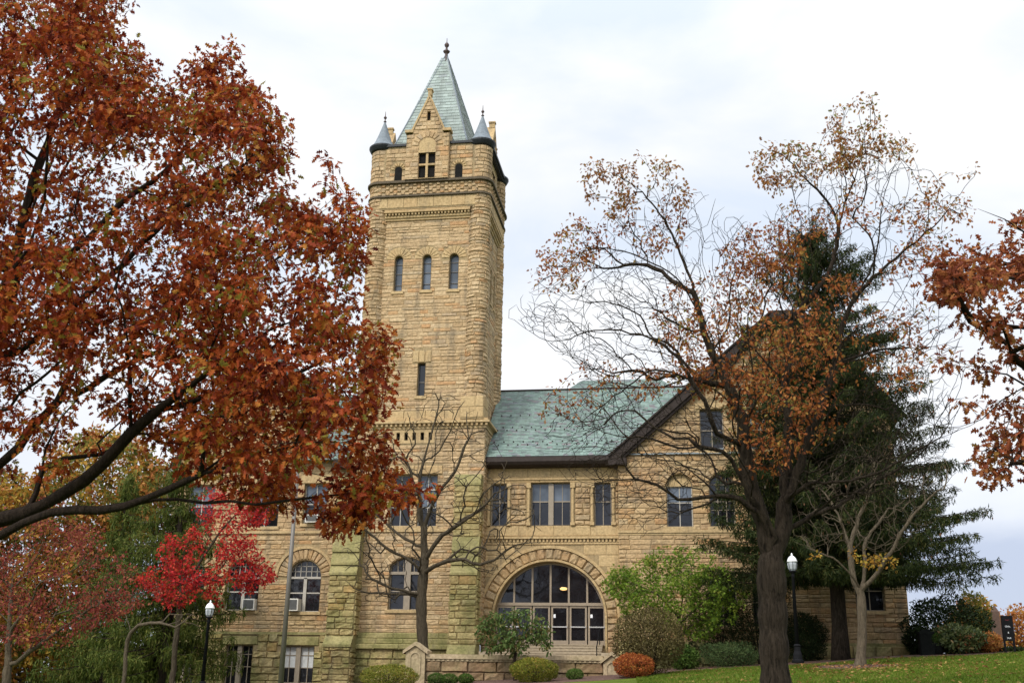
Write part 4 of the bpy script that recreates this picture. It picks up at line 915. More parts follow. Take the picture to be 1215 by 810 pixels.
# ------------------------------------------------------------------ plants
def catmull(P, seg):
    P = [Vector(p) for p in P]; out = [P[0]]
    for i in range(len(P)-1):
        p0, p1, p2, p3 = P[max(i-1,0)], P[i], P[i+1], P[min(i+2,len(P)-1)]
        n = max(1, int((p2-p1).length/seg))
        for k in range(1, n+1):
            t = k/n; out.append(.5*((2*p1)+(p2-p0)*t+(2*p0-5*p1+4*p2-p3)*t*t+(3*p1-p0-3*p2+p3)*t**3))
    return out
class Skeleton:
    def __init__(s, seg=.35, cap=90000):
        s.p = np.zeros((cap,3)); s.par = np.full(cap,-1,int); s.len = np.zeros(cap); s.n = 0; s.seg = seg
    def add(s, q, par):
        i = s.n; s.p[i] = q; s.par[i] = par; s.len[i] = 0 if par < 0 else s.len[par]+np.linalg.norm(s.p[i]-s.p[par]); s.n += 1; return i
    def limb(s, pts, wig=.02):
        c = catmull(pts, s.seg); c0 = np.array(c[0])
        if s.n == 0: j = s.add(c0, -1)
        else:
            d = np.linalg.norm(s.p[:s.n]-c0, axis=1); j = int(np.argmin(d))
        for q in c[1:]:
            j = s.add(np.array(q)+rng.normal(0, wig, 3), j)
    def grow(s, A, bf=.35, bend=.45, wig=.03, rise=.0):
        A = np.asarray(A); d0 = np.array([np.min(np.linalg.norm(s.p[:s.n]-a, axis=1)) for a in A]); tips = []
        for a in A[np.argsort(d0)]:
            P = s.p[:s.n]; d = np.linalg.norm(P-a, axis=1); j = int(np.argmin(d+bf*s.len[:s.n])); L = d[j]
            if L < .02: continue
            q0 = s.p[j].copy(); dirn = q0-s.p[s.par[j]] if s.par[j] >= 0 else np.array([0,0,1.]); dirn = dirn/(np.linalg.norm(dirn)+1e-9)
            c = q0+(a-q0)*.5+dirn*L*bend*.6+np.array([0,0,rise*L]); n = max(1, int(L/s.seg)); cur = j
            for k in range(1, n+1):
                t = k/n; q = q0*(1-t)**2+2*c*t*(1-t)+a*t*t
                if k < n: q = q+rng.normal(0, wig, 3)
                cur = s.add(q, cur)
            tips.append(cur)
        return tips
    def radii(s, R, e=.6, rmin=.006):
        n = s.n; cnt = np.zeros(n); ch = [[] for _ in range(n)]
        for i in range(n):
            if s.par[i] >= 0: ch[s.par[i]].append(i)
        for i in range(n-1, -1, -1):
            if not ch[i]: cnt[i] = max(cnt[i], 1)
            if s.par[i] >= 0: cnt[s.par[i]] += cnt[i]
        s.ch = ch; s.cnt = cnt; s.r = np.maximum(R*(cnt/cnt[0])**e, rmin); return s
    def mesh(s, name, material, parent, flare=0):
        V, F = [], []; 
        r = s.r.copy(); P = s.p
        if flare:
            z0 = P[0,2]
            for i in range(s.n):
                h = P[i,2]-z0
                if h < 1.2 and s.cnt[i] > s.cnt[0]*.8: r[i] *= 1+flare*(1-h/1.2)**2
        stack = [(0, -1)]
        while stack:
            st, pa = stack.pop(); chain = [st]; i = st
            while s.ch[i]:
                k = sorted(s.ch[i], key=lambda c: -s.cnt[c]); 
                for c in k[1:]: stack.append((c, i))
                i = k[0]; chain.append(i)
            pts = ([pa] if pa >= 0 else [])+chain
            if len(pts) < 2: continue
            r0 = r[chain[0]]; k = 10 if r0 > .12 else 7 if r0 > .05 else 4 if r0 > .016 else 3
            nrm = None; base = len(V); m = len(pts)
            for a, i in enumerate(pts):
                t = Vector(P[pts[min(a+1,m-1)]]-P[pts[max(a-1,0)]])
                t = t.normalized() if t.length > 1e-6 else Vector((0,0,1))
                if nrm is None: nrm = t.orthogonal().normalized()
                nrm = nrm-t*nrm.dot(t); nrm = nrm.normalized() if nrm.length > 1e-5 else t.orthogonal().normalized(); b = t.cross(nrm)
                ri = min(r[i], r0*1.05) if a == 0 and pa >= 0 else r[i]
                if a == m-1: ri *= .45
                wob = 1+.07*math.sin(i*1.7) if ri > .03 else 1
                q = Vector(P[i])
                for j in range(k):
                    an = 2*PI*j/k; x = q+(nrm*math.cos(an)+b*math.sin(an))*(ri*wob); V.append((x.x,x.y,x.z))
            for a in range(m-1):
                for j in range(k):
                    c0 = base+a*k+j; c1 = base+a*k+(j+1)%k; F.append((c0,c1,c1+k,c0+k))
            e = base+(m-1)*k; F.append(tuple(range(e, e+k)))
        me = bpy.data.meshes.new(name); me.from_pydata(V, [], F); me.update(); return finish(name, me, material, parent, True)
T_OAK = [(.06,.10),(.30,.20),(.10,.36),(.40,.50),(.12,.62),(.27,.80),(.07,.84)]
T_OVAL = [(.20,.25),(.26,.5),(.15,.8)]
T_DIAM = [(.30,.45)]
T_MAPLE = [(.34,.06),(.20,.28),(.50,.48),(.16,.58)]
T_NEED = [(.10,.35)]
def leaves(name, pos, dirn, nor, size, tmpl, material, parent, fold=.25, curl=.15, width=1.0):
    """pos (n,3) leaf bases, dirn leaf axis, nor leaf normal; two faces folded on the midrib"""
    pos, dirn, nor = (np.asarray(a, float) for a in (pos, dirn, nor)); n = len(pos); size = np.broadcast_to(np.asarray(size, float), (n,))
    d = dirn/(np.linalg.norm(dirn, axis=1, keepdims=True)+1e-9); x = np.cross(d, nor); x /= (np.linalg.norm(x, axis=1, keepdims=True)+1e-9); z = np.cross(x, d)
    k = len(tmpl); loc = [(0,0,0)]+[(a*width,y,fold*a-curl*y*y) for a, y in tmpl]+[(0,1,-curl)]+[(-a*width,y,fold*a-curl*y*y) for a, y in tmpl[::-1]]
    loc = np.array(loc); K = len(loc)
    co = pos[:,None,:]+(x[:,None,:]*loc[None,:,0:1]+d[:,None,:]*loc[None,:,1:2]+z[:,None,:]*loc[None,:,2:3])*size[:,None,None]
    f1 = list(range(0, k+2)); f2 = [0]+list(range(k+1, K))
    idx = (np.arange(n)[:,None]*K+np.array(f1+f2)[None,:]).ravel()
    me = bpy.data.meshes.new(name); me.vertices.add(n*K); me.vertices.foreach_set('co', co.ravel())
    me.loops.add(len(idx)); me.loops.foreach_set('vertex_index', idx.astype(np.int32))
    me.polygons.add(2*n); ls = (np.arange(n)[:,None]*(len(f1)+len(f2))+np.array([0, len(f1)])[None,:]).ravel()
    me.polygons.foreach_set('loop_start', ls.astype(np.int32)); me.polygons.foreach_set('loop_total', np.tile([len(f1), len(f2)], n).astype(np.int32))
    me.update(calc_edges=True); me.validate(); return finish(name, me, material, parent)
def unit(n): v = rng.normal(size=(n,3)); return v/np.linalg.norm(v, axis=1, keepdims=True)
def sprays(tips, n, spread, droop=.5, up=.9):
    """n leaves round every tip: base points, axes and normals"""
    T = np.repeat(np.asarray(tips), n, 0); m = len(T); u = unit(m)
    pos = T+u*spread*rng.uniform(.1,1,(m,1)); d = u+np.array([0,0,-droop])+rng.normal(0,.35,(m,3)); nr = rng.normal(0,.65,(m,3))+np.array([0,0,up]); return pos, d, nr
def inpoly(x, y, P):
    P = np.array(P); r = np.zeros(len(x), bool); j = len(P)-1
    for i in range(len(P)):
        a, b = P[i], P[j]; c = ((a[1] > y) != (b[1] > y)) & (x < (b[0]-a[0])*(y-a[1])/(b[1]-a[1]+1e-12)+a[0]); r ^= c; j = i
    return r
def edged(x, y, P):
    P = np.array(P, float); Q = np.roll(P, -1, 0); d = np.full(len(x), 1e9)
    for a, b in zip(P, Q):
        ab = b-a; t = np.clip(((x-a[0])*ab[0]+(y-a[1])*ab[1])/(ab@ab+1e-9), 0, 1); d = np.minimum(d, np.hypot(x-a[0]-t*ab[0], y-a[1]-t*ab[1]))
    return d
def crownpts(poly, nclump, per, sig, Y, thick, full=70, gaps=()):
    """points of a crown whose outline is poly in the photograph, spread through a real depth of +-thick metres round Y, gathered in clumps"""
    P = np.array(poly, float); lo, hi = P.min(0), P.max(0); out = []
    C = []
    while len(C) < nclump:
        x = rng.uniform(lo[0], hi[0], 400); y = rng.uniform(lo[1], hi[1], 400); k = inpoly(x, y, P)
        for g, pr in gaps: k &= ~(inpoly(x, y, g) & (rng.random(400) < pr))
        C += list(zip(x[k], y[k]))
    C = np.array(C[:nclump]); e = edged(C[:,0], C[:,1], P)
    D = rng.uniform(-1, 1, nclump)*thick*np.sqrt(np.clip(e/full, .04, 1))
    for (x, y), d in zip(C, D):
        n = max(1, rng.poisson(per)); s = sig*rng.uniform(.7, 1.3)
        px, py = x+rng.normal(0, s, n), y+rng.normal(0, s*.8, n); k = inpoly(px, py, P)
        m = (Y+d)/FOC*s
        for a, b, dd in zip(px[k], py[k], rng.normal(0, m, n)[k]): out.append(at(a, b, Y+d+dd))
    return np.array([tuple(o) for o in out])
def px_path(pts, Y): 
    n = len(pts); Ys = Y if hasattr(Y, '__len__') else [Y]*n
    if len(Ys) == 2 and n > 2: Ys = list(np.linspace(Ys[0], Ys[1], n))
    return [at(a, b, y) for (a, b), y in zip(pts, Ys)]
def thin(A, d):
    """drop points closer than d to an earlier one"""
    keep = []; seen = {}
    for i, a in enumerate(A):
        k = tuple(np.floor(a/d).astype(int))
        if k in seen: continue
        seen[k] = 1; keep.append(i)
    return A[keep]

# ---- the big rust oak on the left: trunk stands outside the picture, limbs reach in
def tree_root(name, base, label, cat='tree', group=None): return empty(name, tuple(base), label, cat, group)
OK_ = at(-125, 900, 16.5); bz = gz(OK_.x, 16.5)
R1 = tree_root('oak_tree', (OK_.x, 16.5, bz), 'big oak in full rust-red leaf, its dark limbs reaching in from the left edge')
sk = Skeleton(.32)
tx = OK_.x
sk.limb([(tx,16.5,bz-.1),(tx+.05,16.5,bz+2),(tx+.1,16.6,bz+4.2),(tx+.2,16.6,bz+6),(tx+.35,16.8,bz+8),(tx+.5,16.8,bz+10.5),(tx+.9,17,bz+13)], .01)
def from_trunk(z, pts, Y, w=.02): sk.limb([(tx+.1+.03*(z-bz), 16.6, z)]+px_path(pts, Y), w)
zt = lambda py: at(-110, py, 16.5).z
from_trunk(zt(720), [(-40,655),(0,637),(28,619),(62,606),(117,606),(148,599),(176,589),(198,582),(240,563),(290,548),(350,530),(400,520)], (16,14.3))
from_trunk(zt(690), [(-50,640),(0,617),(31,606),(71,589),(102,569),(122,547),(156,517),(189,487),(215,469),(250,440),(300,405),(345,380)], (16.3,15))
from_trunk(zt(630), [(-50,580),(0,554),(37,510),(70,473),(85,439),(110,390),(135,340),(150,300)], (16.6,18.3))
sk.limb(px_path([(74,473),(126,447),(167,424),(207,406),(244,380),(300,330),(345,290)], (17.6,15.6)))
from_trunk(zt(560), [(-60,500),(-10,490),(40,455),(80,420),(105,400),(160,375)], (16.3,13.8))
from_trunk(zt(450), [(-50,370),(0,320),(15,296),(37,252),(56,207),(67,178),(75,120),(90,60)], (16.6,17.5))
sk.limb(px_path([(56,315),(111,278),(148,240),(200,200),(240,140),(272,70)], (16.5,16.0)))
from_trunk(zt(520), [(-50,445),(20,420),(80,370),(150,310),(200,260),(270,210),(330,185)], (16.6,15.0))
from_trunk(zt(330), [(-40,240),(10,160),(60,80),(110,20)], (16.8,15.5))
sk.limb(px_path([(148,599),(181,591),(243,597),(304,595),(341,595),(400,588),(455,578)], (15.3,14.6)))
sk.limb(px_path([(240,563),(300,520),(350,480),(400,450),(440,425)], (14.8,15.8)))
sk.limb(px_path([(189,487),(250,470),(320,455),(380,430),(430,385)], (15.4,16.2)))
sk.limb(px_path([(270,210),(330,240),(380,250),(410,235)], (15.4,16.4)))
oakpoly = [(-60,-60),(160,-60),(163,20),(152,28),(172,62),(200,100),(208,92),(238,70),(258,58),(272,38),(285,62),(288,95),(300,105),(322,118),(344,142),(338,168),(350,205),(372,195),(378,178),(402,186),(408,212),(425,232),(438,262),(434,300),(425,335),(440,372),(452,398),(474,408),(464,436),(470,470),(452,492),(470,530),(492,568),(508,578),(486,592),(452,605),(424,628),(392,642),(384,612),(350,606),(310,600),(270,585),(220,560),(150,500),(60,440),(-60,420)]
loose = [(-60,420),(60,440),(150,500),(220,560),(270,585),(230,560),(180,540),(120,545),(60,560),(0,600),(-60,640)]
gapsA = [([(20,120),(200,170),(180,320),(60,300),(0,260)], .50), ([(100,310),(170,310),(160,350),(110,350)], .6), ([(60,400),(190,400),(220,480),(100,500),(40,470)], .62), ([(150,28),(210,30),(240,80),(200,100)], .5), ([(395,320),(440,330),(440,470),(400,480)], .5), ([(370,490),(440,470),(500,560),(480,600),(390,640),(330,590)], .6)]
A = np.vstack([crownpts(oakpoly, 700, 7, 13, 16.0, 3.4, 80, gapsA), crownpts(loose, 22, 5, 13, 16.3, 2.0, 40),
               crownpts([(-260,-120),(-60,-120),(-60,430),(-160,470),(-260,300)], 60, 8, 22, 17, 3.6, 80)])
A = np.vstack([A, crownpts([(375,575),(480,565),(500,590),(470,600),(410,640),(385,640)], 9, 9, 8, 14.6, .5)])
tips = sk.grow(thin(A, .11), .30, .45, .025)
sk.radii(.36, .70, .0045); sk.mesh('trunk', M_barkdark, R1, .5)
T = sk.p[tips]; pos, d, nr = sprays(T, 11, .22, .55, .6)
leaves('crown', pos, d, nr, rng.uniform(.08,.15,len(pos)), T_OAK, L_oak, R1, .22, .22)

# ---- oak branches reaching in at the right edge
p = at(1420, 900, 17); bz = gz(p.x, 17)
R2 = tree_root('oak_tree', (p.x, 17, bz), 'dark red oak whose branches hang into the picture at the right edge'); sk = Skeleton(.3); tx = p.x
sk.limb([(tx,17,bz-.1),(tx,17,bz+3),(tx+.1,17,bz+6),(tx+.2,17,bz+8.5)], .01)
for y0, pts, Y in ((500,[(1290,400),(1215,388),(1180,384),(1150,372),(1132,345),(1110,330)],(17,16)), (420,[(1280,320),(1215,330),(1195,315),(1160,300),(1140,290)],(17,17.5)), (360,[(1270,290),(1215,275),(1190,262),(1160,250)],(17,16.2)),
                   (560,[(1290,460),(1215,457),(1165,497),(1140,508),(1110,510)],(17,16.3)), (640,[(1290,560),(1215,545),(1180,540),(1160,550)],(17,17.2))):
    sk.limb([(tx+.1,17,min(at(1400,y0+40,17).z,bz+8))]+px_path(pts, Y))
A = np.vstack([crownpts([(1100,318),(1122,310),(1140,292),(1118,285),(1140,262),(1175,250),(1200,262),(1225,250),(1300,200),(1300,440),(1225,430),(1190,420),(1165,395),(1150,405),(1125,395),(1145,360),(1120,345)], 42, 10, 10, 17, 2, 50),
    crownpts([(1140,478),(1180,470),(1225,480),(1300,470),(1300,640),(1225,600),(1205,572),(1175,580),(1150,565),(1160,545),(1140,520)], 26, 9, 12, 16.8, 1.6, 40), crownpts([(1105,400),(1200,420),(1225,460),(1120,440)], 5, 4, 10, 16.8, 1), crownpts([(1088,322),(1118,300),(1150,330),(1140,380),(1100,345)], 8, 6, 8, 16.8, .8)])
tips = sk.grow(thin(A, .10), .3, .5, .02); sk.radii(.21, .68, .005); sk.mesh('trunk', M_barkdark, R2, .4)
pos, d, nr = sprays(sk.p[tips], 8, .20, .5, .6); leaves('crown', pos, d, nr, rng.uniform(.09,.15,len(pos)), T_OAK, L_maroon, R2, .22, .2)

# ---- the half bare pin oak on the right lawn
b0 = at(921, 806, 25); bz = gz(b0.x, 25)
R3 = tree_root('oak_tree', (b0.x, 25, bz), 'tall half-bare oak with thick brown trunk and thin orange leaves standing right of the entrance'); sk = Skeleton(.17)
sk.limb([(b0.x,25,bz-.15)]+px_path([(920,806),(918,760),(916,700),(915,660)], 25), .006)
LB = lambda pts, Y, w=.015: sk.limb(px_path(pts, Y), w)
LB([(915,660),(928,630),(932,579),(936,540),(936,504),(930,470),(929,457),(905,425),(882,404)], (25,25.6))
LB([(915,665),(905,620),(895,595),(888,560),(884,530),(880,500),(870,470),(855,440),(837,400),(821,337),(797,278),(774,242),(750,218),(725,205)], (25,24.2))
LB([(932,600),(960,520),(985,450),(992,425),(997,393),(1012,357),(1030,335),(1063,305),(1100,275),(1127,246),(1154,210)], (25,24.5))
LB([(930,470),(937,420),(937,388),(950,368),(965,349),(980,328),(988,309),(996,266),(1005,235),(1016,207),(1024,171),(1028,140)], (25.3,26))
LB([(996,266),(985,245),(976,230),(955,212),(937,191),(915,178),(901,171)], (25.7,25.0))
LB([(997,393),(1003,375),(1008,361),(1030,325),(1040,297),(1045,265),(1047,238)], (24.9,25.8))
LB([(837,400),(825,365),(809,337),(785,318),(758,305),(730,296),(703,294),(685,300)], (24.4,23.4))
LB([(822,345),(805,337),(785,322),(758,313),(725,318),(699,318)], (24.4,25.5))
LB([(853,531),(850,515),(844,499),(835,475),(821,454),(805,425),(786,409),(764,399),(728,396),(693,393),(650,398),(615,378)], (24.2,23.0))
LB([(915,660),(916,645),(921,637),(910,617),(898,598),(886,578),(876,560),(866,545),(853,531)], (25,24.2))
LB([(821,454),(799,441),(770,441),(751,454),(722,476),(690,500)], (24,24.8))
LB([(797,416),(780,404),(758,396),(725,392),(695,394),(665,405),(640,400),(604,376)], (24,24.6))
LB([(866,545),(857,535),(830,530),(805,531),(790,526),(773,520),(755,518),(735,518),(696,505),(658,486),(640,470)], (24.2,23.2))
LB([(912,640),(905,617),(899,607),(889,601),(880,592),(866,589),(850,588),(837,589),(820,592),(805,592),(795,585),(780,576),(754,569),(728,569),(706,573),(690,585),(680,598)], (24.8,23.4))
LB([(928,600),(936,590),(950,580),(968,572),(1000,572),(1029,565),(1060,550),(1083,536),(1126,515),(1160,498)], (25,24)); LB([(925,640),(939,626),(965,612),(993,601),(1022,579),(1060,560)], (25,26))
LB([(936,520),(943,508),(960,494),(982,482),(1010,480),(1040,482),(1083,497),(1110,506),(1144,508)], (25.2,24.5)); LB([(985,450),(993,432),(1020,422),(1050,414),(1101,411),(1144,400)], (25,25.8))
LB([(1063,305),(1080,310),(1095,330),(1110,345)], 24.6)
leafA = [([(690,205),(700,180),(730,195),(760,175),(790,190),(812,200),(818,240),(820,290),(790,300),(760,310),(700,300),(690,225)], 34, 7, 8, .8), ([(620,360),(640,290),(690,255),(720,290),(700,340),(660,345)], 20, 6, 9, .9), ([(890,180),(930,165),(965,175),(995,120),(1040,112),(1050,150),(1075,165),(1090,185),(1060,200),(1040,190),(1010,205),(985,210),(940,225),(915,230),(895,205)], 46, 8, 9, 1.3),
         ([(920,240),(980,235),(1050,190),(1110,210),(1155,195),(1160,240),(1130,290),(1080,330),(1040,300),(985,280),(940,300),(915,290)], 34, 7, 11, 1.8), ([(855,300),(885,270),(945,265),(960,310),(920,330),(870,330)], 30, 8, 9, 1.6), ([(790,340),(850,320),(960,330),(1000,400),(1000,500),(940,560),(880,560),(860,470),(800,440),(770,380)], 160, 6, 17, 3.0), ([(700,420),(780,440),(850,420),(850,470),(770,470),(640,500),(640,480)], 26, 5, 10, 1.4), ([(960,330),(1060,310),(1110,380),(1100,460),(1030,470),(980,420)], 26, 6, 11, 2)]
tw_ = [([(600,370),(680,280),(780,200),(900,260),(960,180),(1050,160),(1150,240),(1120,340),(1150,410),(1140,520),(1100,600),(1000,600),(900,580),(800,620),(690,600),(640,520),(680,440)], 1150, 3, 15, 3.2), ([(690,430),(850,450),(860,590),(760,640),(690,600),(650,500)], 300, 3, 12, 2.2), ([(940,480),(1130,480),(1120,590),(960,610)], 260, 3, 12, 2.4), ([(610,370),(740,300),(800,380),(800,430),(680,440)], 200, 3, 10, 1.5)]
LA = np.vstack([crownpts(P, int(n*1.1), k, s, 25, th, 45) for P, n, k, s, th in leafA]); TA = np.vstack([crownpts(P, n, k, s, 25, th, 60) for P, n, k, s, th in tw_])
LA = thin(LA, .15); tl = sk.grow(LA, .40, .5, .008, .05); sk.grow(thin(TA, .13), .40, .5, .009, .05)
sk.radii(.31, .585, .0065); sk.mesh('trunk', M_bark, R3, .35)
T = sk.p[tl]; top = T[:,2] > at(900, 250, 25).z
for nm, k in (('crown', ~top), ('crown', top)):
    pos, d, nr = sprays(T[k], 6, .20, .5, .5); leaves(nm, pos, d, nr, rng.uniform(.07,.12,len(pos)), T_OAK, L_oaktop if k is top else L_oakthin, R3, .22, .2)

# ---- bare tree before the tower
b0 = at(503, 770, 54); bz = gz(b0.x, 54)
R4 = tree_root('bare_tree', (b0.x, 54, bz), 'leafless grey tree with spreading crooked limbs before the tower'); sk = Skeleton(.3)
LB = lambda pts, Y, w=.02: sk.limb(px_path(pts, Y), w)
sk.limb([(b0.x,54,bz-.2)]+px_path([(502,766),(500,735),(500,704),(503,680),(504,665),(503,640),(503,626)], 54), .01)
LB([(503,626),(498,618),(497,588),(490,570),(487,558),(478,538),(470,525),(460,514)], (54,53)); LB([(503,630),(500,618),(499,595),(498,573),(504,541),(510,520),(516,499),(522,470)], (54,54.6))
LB([(503,626),(507,615),(514,598),(522,582),(540,558),(552,529),(561,508),(567,487)], (54,53.2)); LB([(504,665),(507,659),(519,641),(530,630),(546,621),(570,603),(580,593),(587,585),(610,575)], (54,52.4))
LB([(504,680),(507,677),(522,668),(540,664),(552,664),(570,670),(593,659),(607,648),(620,644),(640,642)], (54,52)); LB([(503,685),(497,675),(484,662),(463,652),(440,634),(419,618),(400,608)], (54,52.6))
LB([(500,706),(495,704),(478,701),(465,697),(450,691),(434,678),(442,662)], (54,53)); LB([(500,708),(485,705),(466,704),(450,703),(432,702),(420,697),(408,687)], (54,52.8)); LB([(503,650),(494,647),(481,639),(466,628),(450,613),(432,600)], (54,55))
A = thin(crownpts([(405,690),(398,610),(425,560),(440,510),(470,490),(515,462),(560,475),(585,520),(610,560),(645,590),(650,650),(600,680),(560,690),(530,650),(470,720),(430,715)], 330, 2.6, 9, 53.6, 2.6, 40), .2)
sk.grow(A, .32, .6, .03, .06); sk.radii(.26, .46, .011); sk.mesh('trunk', M_barkmid, R4, .3)

# ---- small nearly bare tree on the right lawn
b0 = at(1020, 791, 48); bz = gz(b0.x, 48)
R5 = tree_root('small_tree', (b0.x, 48, bz), 'small pale-barked tree with a few yellow leaves on the mulch ring'); sk = Skeleton(.25)
sk.limb([(b0.x,48,bz-.15)]+px_path([(1021,788),(1023,745),(1022,720),(1022,699)], 48), .008)
for pts, Y in (([(1022,699),(1015,688),(1009,680),(995,666),(975,656),(958,648),(941,642)],(48,46.5)), ([(1022,705),(1013,690),(1010,670),(1009,653),(1011,638),(1016,622),(1025,600),(1034,578),(1040,555)],(48,48.8)), ([(1022,700),(1028,693),(1040,680),(1053,662),(1065,642),(1074,625),(1093,600),(1117,578),(1135,560)],(48,46.6)), ([(1009,653),(1003,632),(994,609),(982,590),(969,575),(955,560)],(48.3,49.5)), ([(1023,700),(1026,670),(1028,640),(1050,610),(1062,590)],(48,50)), ([(1016,622),(1000,600),(990,580),(985,560)],(48.6,47))): sk.limb(px_path(pts, Y))
A = thin(crownpts([(935,640),(950,560),(1000,530),(1060,520),(1130,540),(1145,580),(1120,610),(1090,640),(1050,665),(1010,650),(960,660)], 330, 3, 9, 48, 2.6, 40), .16); sk.grow(A, .3, .55, .025, .05)
yl = thin(crownpts([(1010,655),(1030,645),(1072,668),(1066,682),(1030,674),(1012,672)], 14, 3, 4, 47.6, .8, 20), .12); ty = sk.grow(np.vstack([yl, crownpts([(962,655),(978,655),(978,666),(962,664)], 2, 2, 3, 46.8, .2)]), .3)
sk.radii(.19, .52, .006); sk.mesh('trunk', M_barkpale, R5, .45)
pos, d, nr = sprays(sk.p[ty], 6, .22, .5, .5); leaves('crown', pos, d, nr, rng.uniform(.10,.17,len(pos)), T_OVAL, L_gold, R5)

# ---- conifers built branch by branch with hanging sprays
def conifer(name, base, H, R, prof, material, label, r0, nwh, droop, hang, dens, needle, lowest=.08, group=None, cones=0, side=None, ypow=1):
    root = tree_root(name, base, label, 'tree', group); bx, by, bz = base; mb = MB()
    mb.tube([(bx+.06*math.sin(k),by+.05*math.cos(k*1.3),bz-.2+H*k/12) for k in range(13)], [max(.025, r0*(1-k/12)**.8*(1.25 if k == 0 else 1)) for k in range(13)], 12); mb.build('trunk', M_bark, root, True)
    lb = MB(); PO, DI, NO, SZ = [], [], [], []; CP = []
    for w_ in range(nwh):
        f = lowest+(1-lowest)*((w_+.5)/nwh)**ypow; z = bz+H*f
        for k in range(max(4, int(4*(1-f)+5))):
            a = rng.uniform(0, 2*PI); L = R*prof(f)*rng.uniform(.68,1.12)
            if side: L *= side(a, f)
            if L < .25: continue
            zs = z+rng.normal(0, H/nwh*.4); nn = max(4, int(L/.35)); pts = []
            for i in range(nn+1):
                t = i/nn; rr = L*t; dz = -droop*L*(t**1.2)*(1-.55*t) + (.18*L*max(0, t-.65) if f < .8 else .55*L*t)
                pts.append(np.array([bx+rr*math.cos(a+.12*t*math.sin(w_)), by+rr*math.sin(a+.12*t*math.sin(w_)), zs+dz]))
            lb.tube(pts, [max(.006, .055*(L/R)*(1-i/nn*.9)+.004) for i in range(nn+1)], 4, False)
            ax = np.array([math.cos(a), math.sin(a), 0]); sd_ = np.array([-ax[1], ax[0], 0])
            for i in range(1, nn+1):
                t = i/nn
                if t < .12: continue
                for s in (-1, 1):
                    m = rng.poisson(dens*(.55+.45*t))
                    for _ in range(m):
                        q = pts[i]+(pts[i]-pts[i-1])*rng.uniform(-1,0); ln = hang*rng.uniform(.45,1.2)*(1.15-.6*t); out_ = rng.uniform(.1,.6)*min(1.1, .35+L*.22)*(1.1-.75*t)
                        e = q+sd_*s*out_+ax*out_*rng.uniform(.1,.8)+np.array([0,0,-.15*out_]); nl = max(3, int((ln+out_)/(needle*.36)))
                        for u in np.linspace(.15, 1, nl):
                            c = q+(e-q)*min(1, u*1.6)+np.array([0,0,-ln*max(0, u-.35)]); PO.append(c); dd = (e-q)*(1-u)*.9+np.array([0,0,-ln*u-.05])+rng.normal(0,.20,3); DI.append(dd); NO.append(rng.normal(0,1,3)+sd_*.3); SZ.append(needle*rng.uniform(.7,1.25))
                        if cones and f > .25 and t > .5 and rng.random() < cones: CP.append(e+np.array([0,0,-ln*.8]))
    lb.build('branches', M_barkdark, root); leaves('crown', PO, DI, NO, SZ, T_NEED, material, root, .35, .1, 1.0)
    if CP:
        n = len(CP); leaves('cones', CP, np.tile([0,0,-1.],(n,1))+rng.normal(0,.15,(n,3)), unit(n), rng.uniform(.14,.2,n), T_DIAM, L_cone, root, .3, 0)['kind'] = 'stuff'
    return root
bs_ = at(997, 772, 55); zs = gz(bs_.x, 55)
Hs = at(992, 272, 55).z-zs
conifer('spruce_tree', (bs_.x, 55, zs), Hs, 6.8, lambda f: (1-f)**.52*1.16 if f > .26 else .96, L_spruce, 'tall dark spruce with drooping branches and cones against the right wing', .38, 62, .30, .60, 6.2, .22, .19, cones=.05, side=lambda a, f: .62 if (math.sin(a) > .45) else (1.0 if math.cos(a) > -.35 or f > .5 else .92), ypow=1.15)
bh_ = at(193, 800, 54); zs = gz(bh_.x, 54)
conifer('conifer_tree', (bh_.x, 54, zs), at(185, 540, 54).z-zs, 4.4, lambda f: .55+.45*(1-f) if f < .75 else (1-f)*2.4, L_conif, 'feathery green conifer with dark trunk standing behind the scarlet tree', .34, 26, .40, .95, 2.6, .26, .10, side=lambda a, f: 1.0 if (f < .5 or math.cos(a) < .2) else .7)
bh_ = at(120, 830, 60); zs = gz(bh_.x, 60)
conifer('conifer_tree', (bh_.x, 60, zs), 12.5, 4.0, lambda f: (1-f)**.6, L_conif, 'dim green conifer behind, between the golden tree and the scarlet tree', .3, 26, .40, .9, 2.2, .28, .04)

# ---- deciduous trees of the middle distance
def broad(name, px, Y, top, label, poly, mats, n, per, sig, thick, lf, tmpl, size, R, bark, limbs=(), Ys=None, cat='tree', group=None, bf=.35, spread=.25, base_px=None, th=.2, droop=.3):
    b0 = at(px, 800, Y); bz = gz(b0.x, Y); root = tree_root(name, (b0.x, Y, bz), label, cat, group); sk = Skeleton(.3)
    t0 = at(*top, Y); sk.limb([(b0.x,Y,bz-.15),(b0.x*.7+t0.x*.3,Y,bz+(t0.z-bz)*.35),tuple(t0)], .02)
    for pts, yy in limbs: sk.limb(px_path(pts, yy))
    tips = sk.grow(thin(crownpts(poly, n, per, sig, Y, thick, 45), th), bf, .5, .03, .04)
    sk.radii(R, .58, .007); sk.mesh('trunk', bark, root, .3)
    T = sk.p[tips]; which = rng.integers(0, len(mats), len(T)) if len(mats) > 1 else np.zeros(len(T), int)
    for i, m_ in enumerate(mats):
        k = which == i
        if k.any(): pos, d, nr = sprays(T[k], lf, spread, droop, .6); leaves('crown', pos, d, nr, rng.uniform(*size, len(pos)), tmpl, m_, root)
    return root
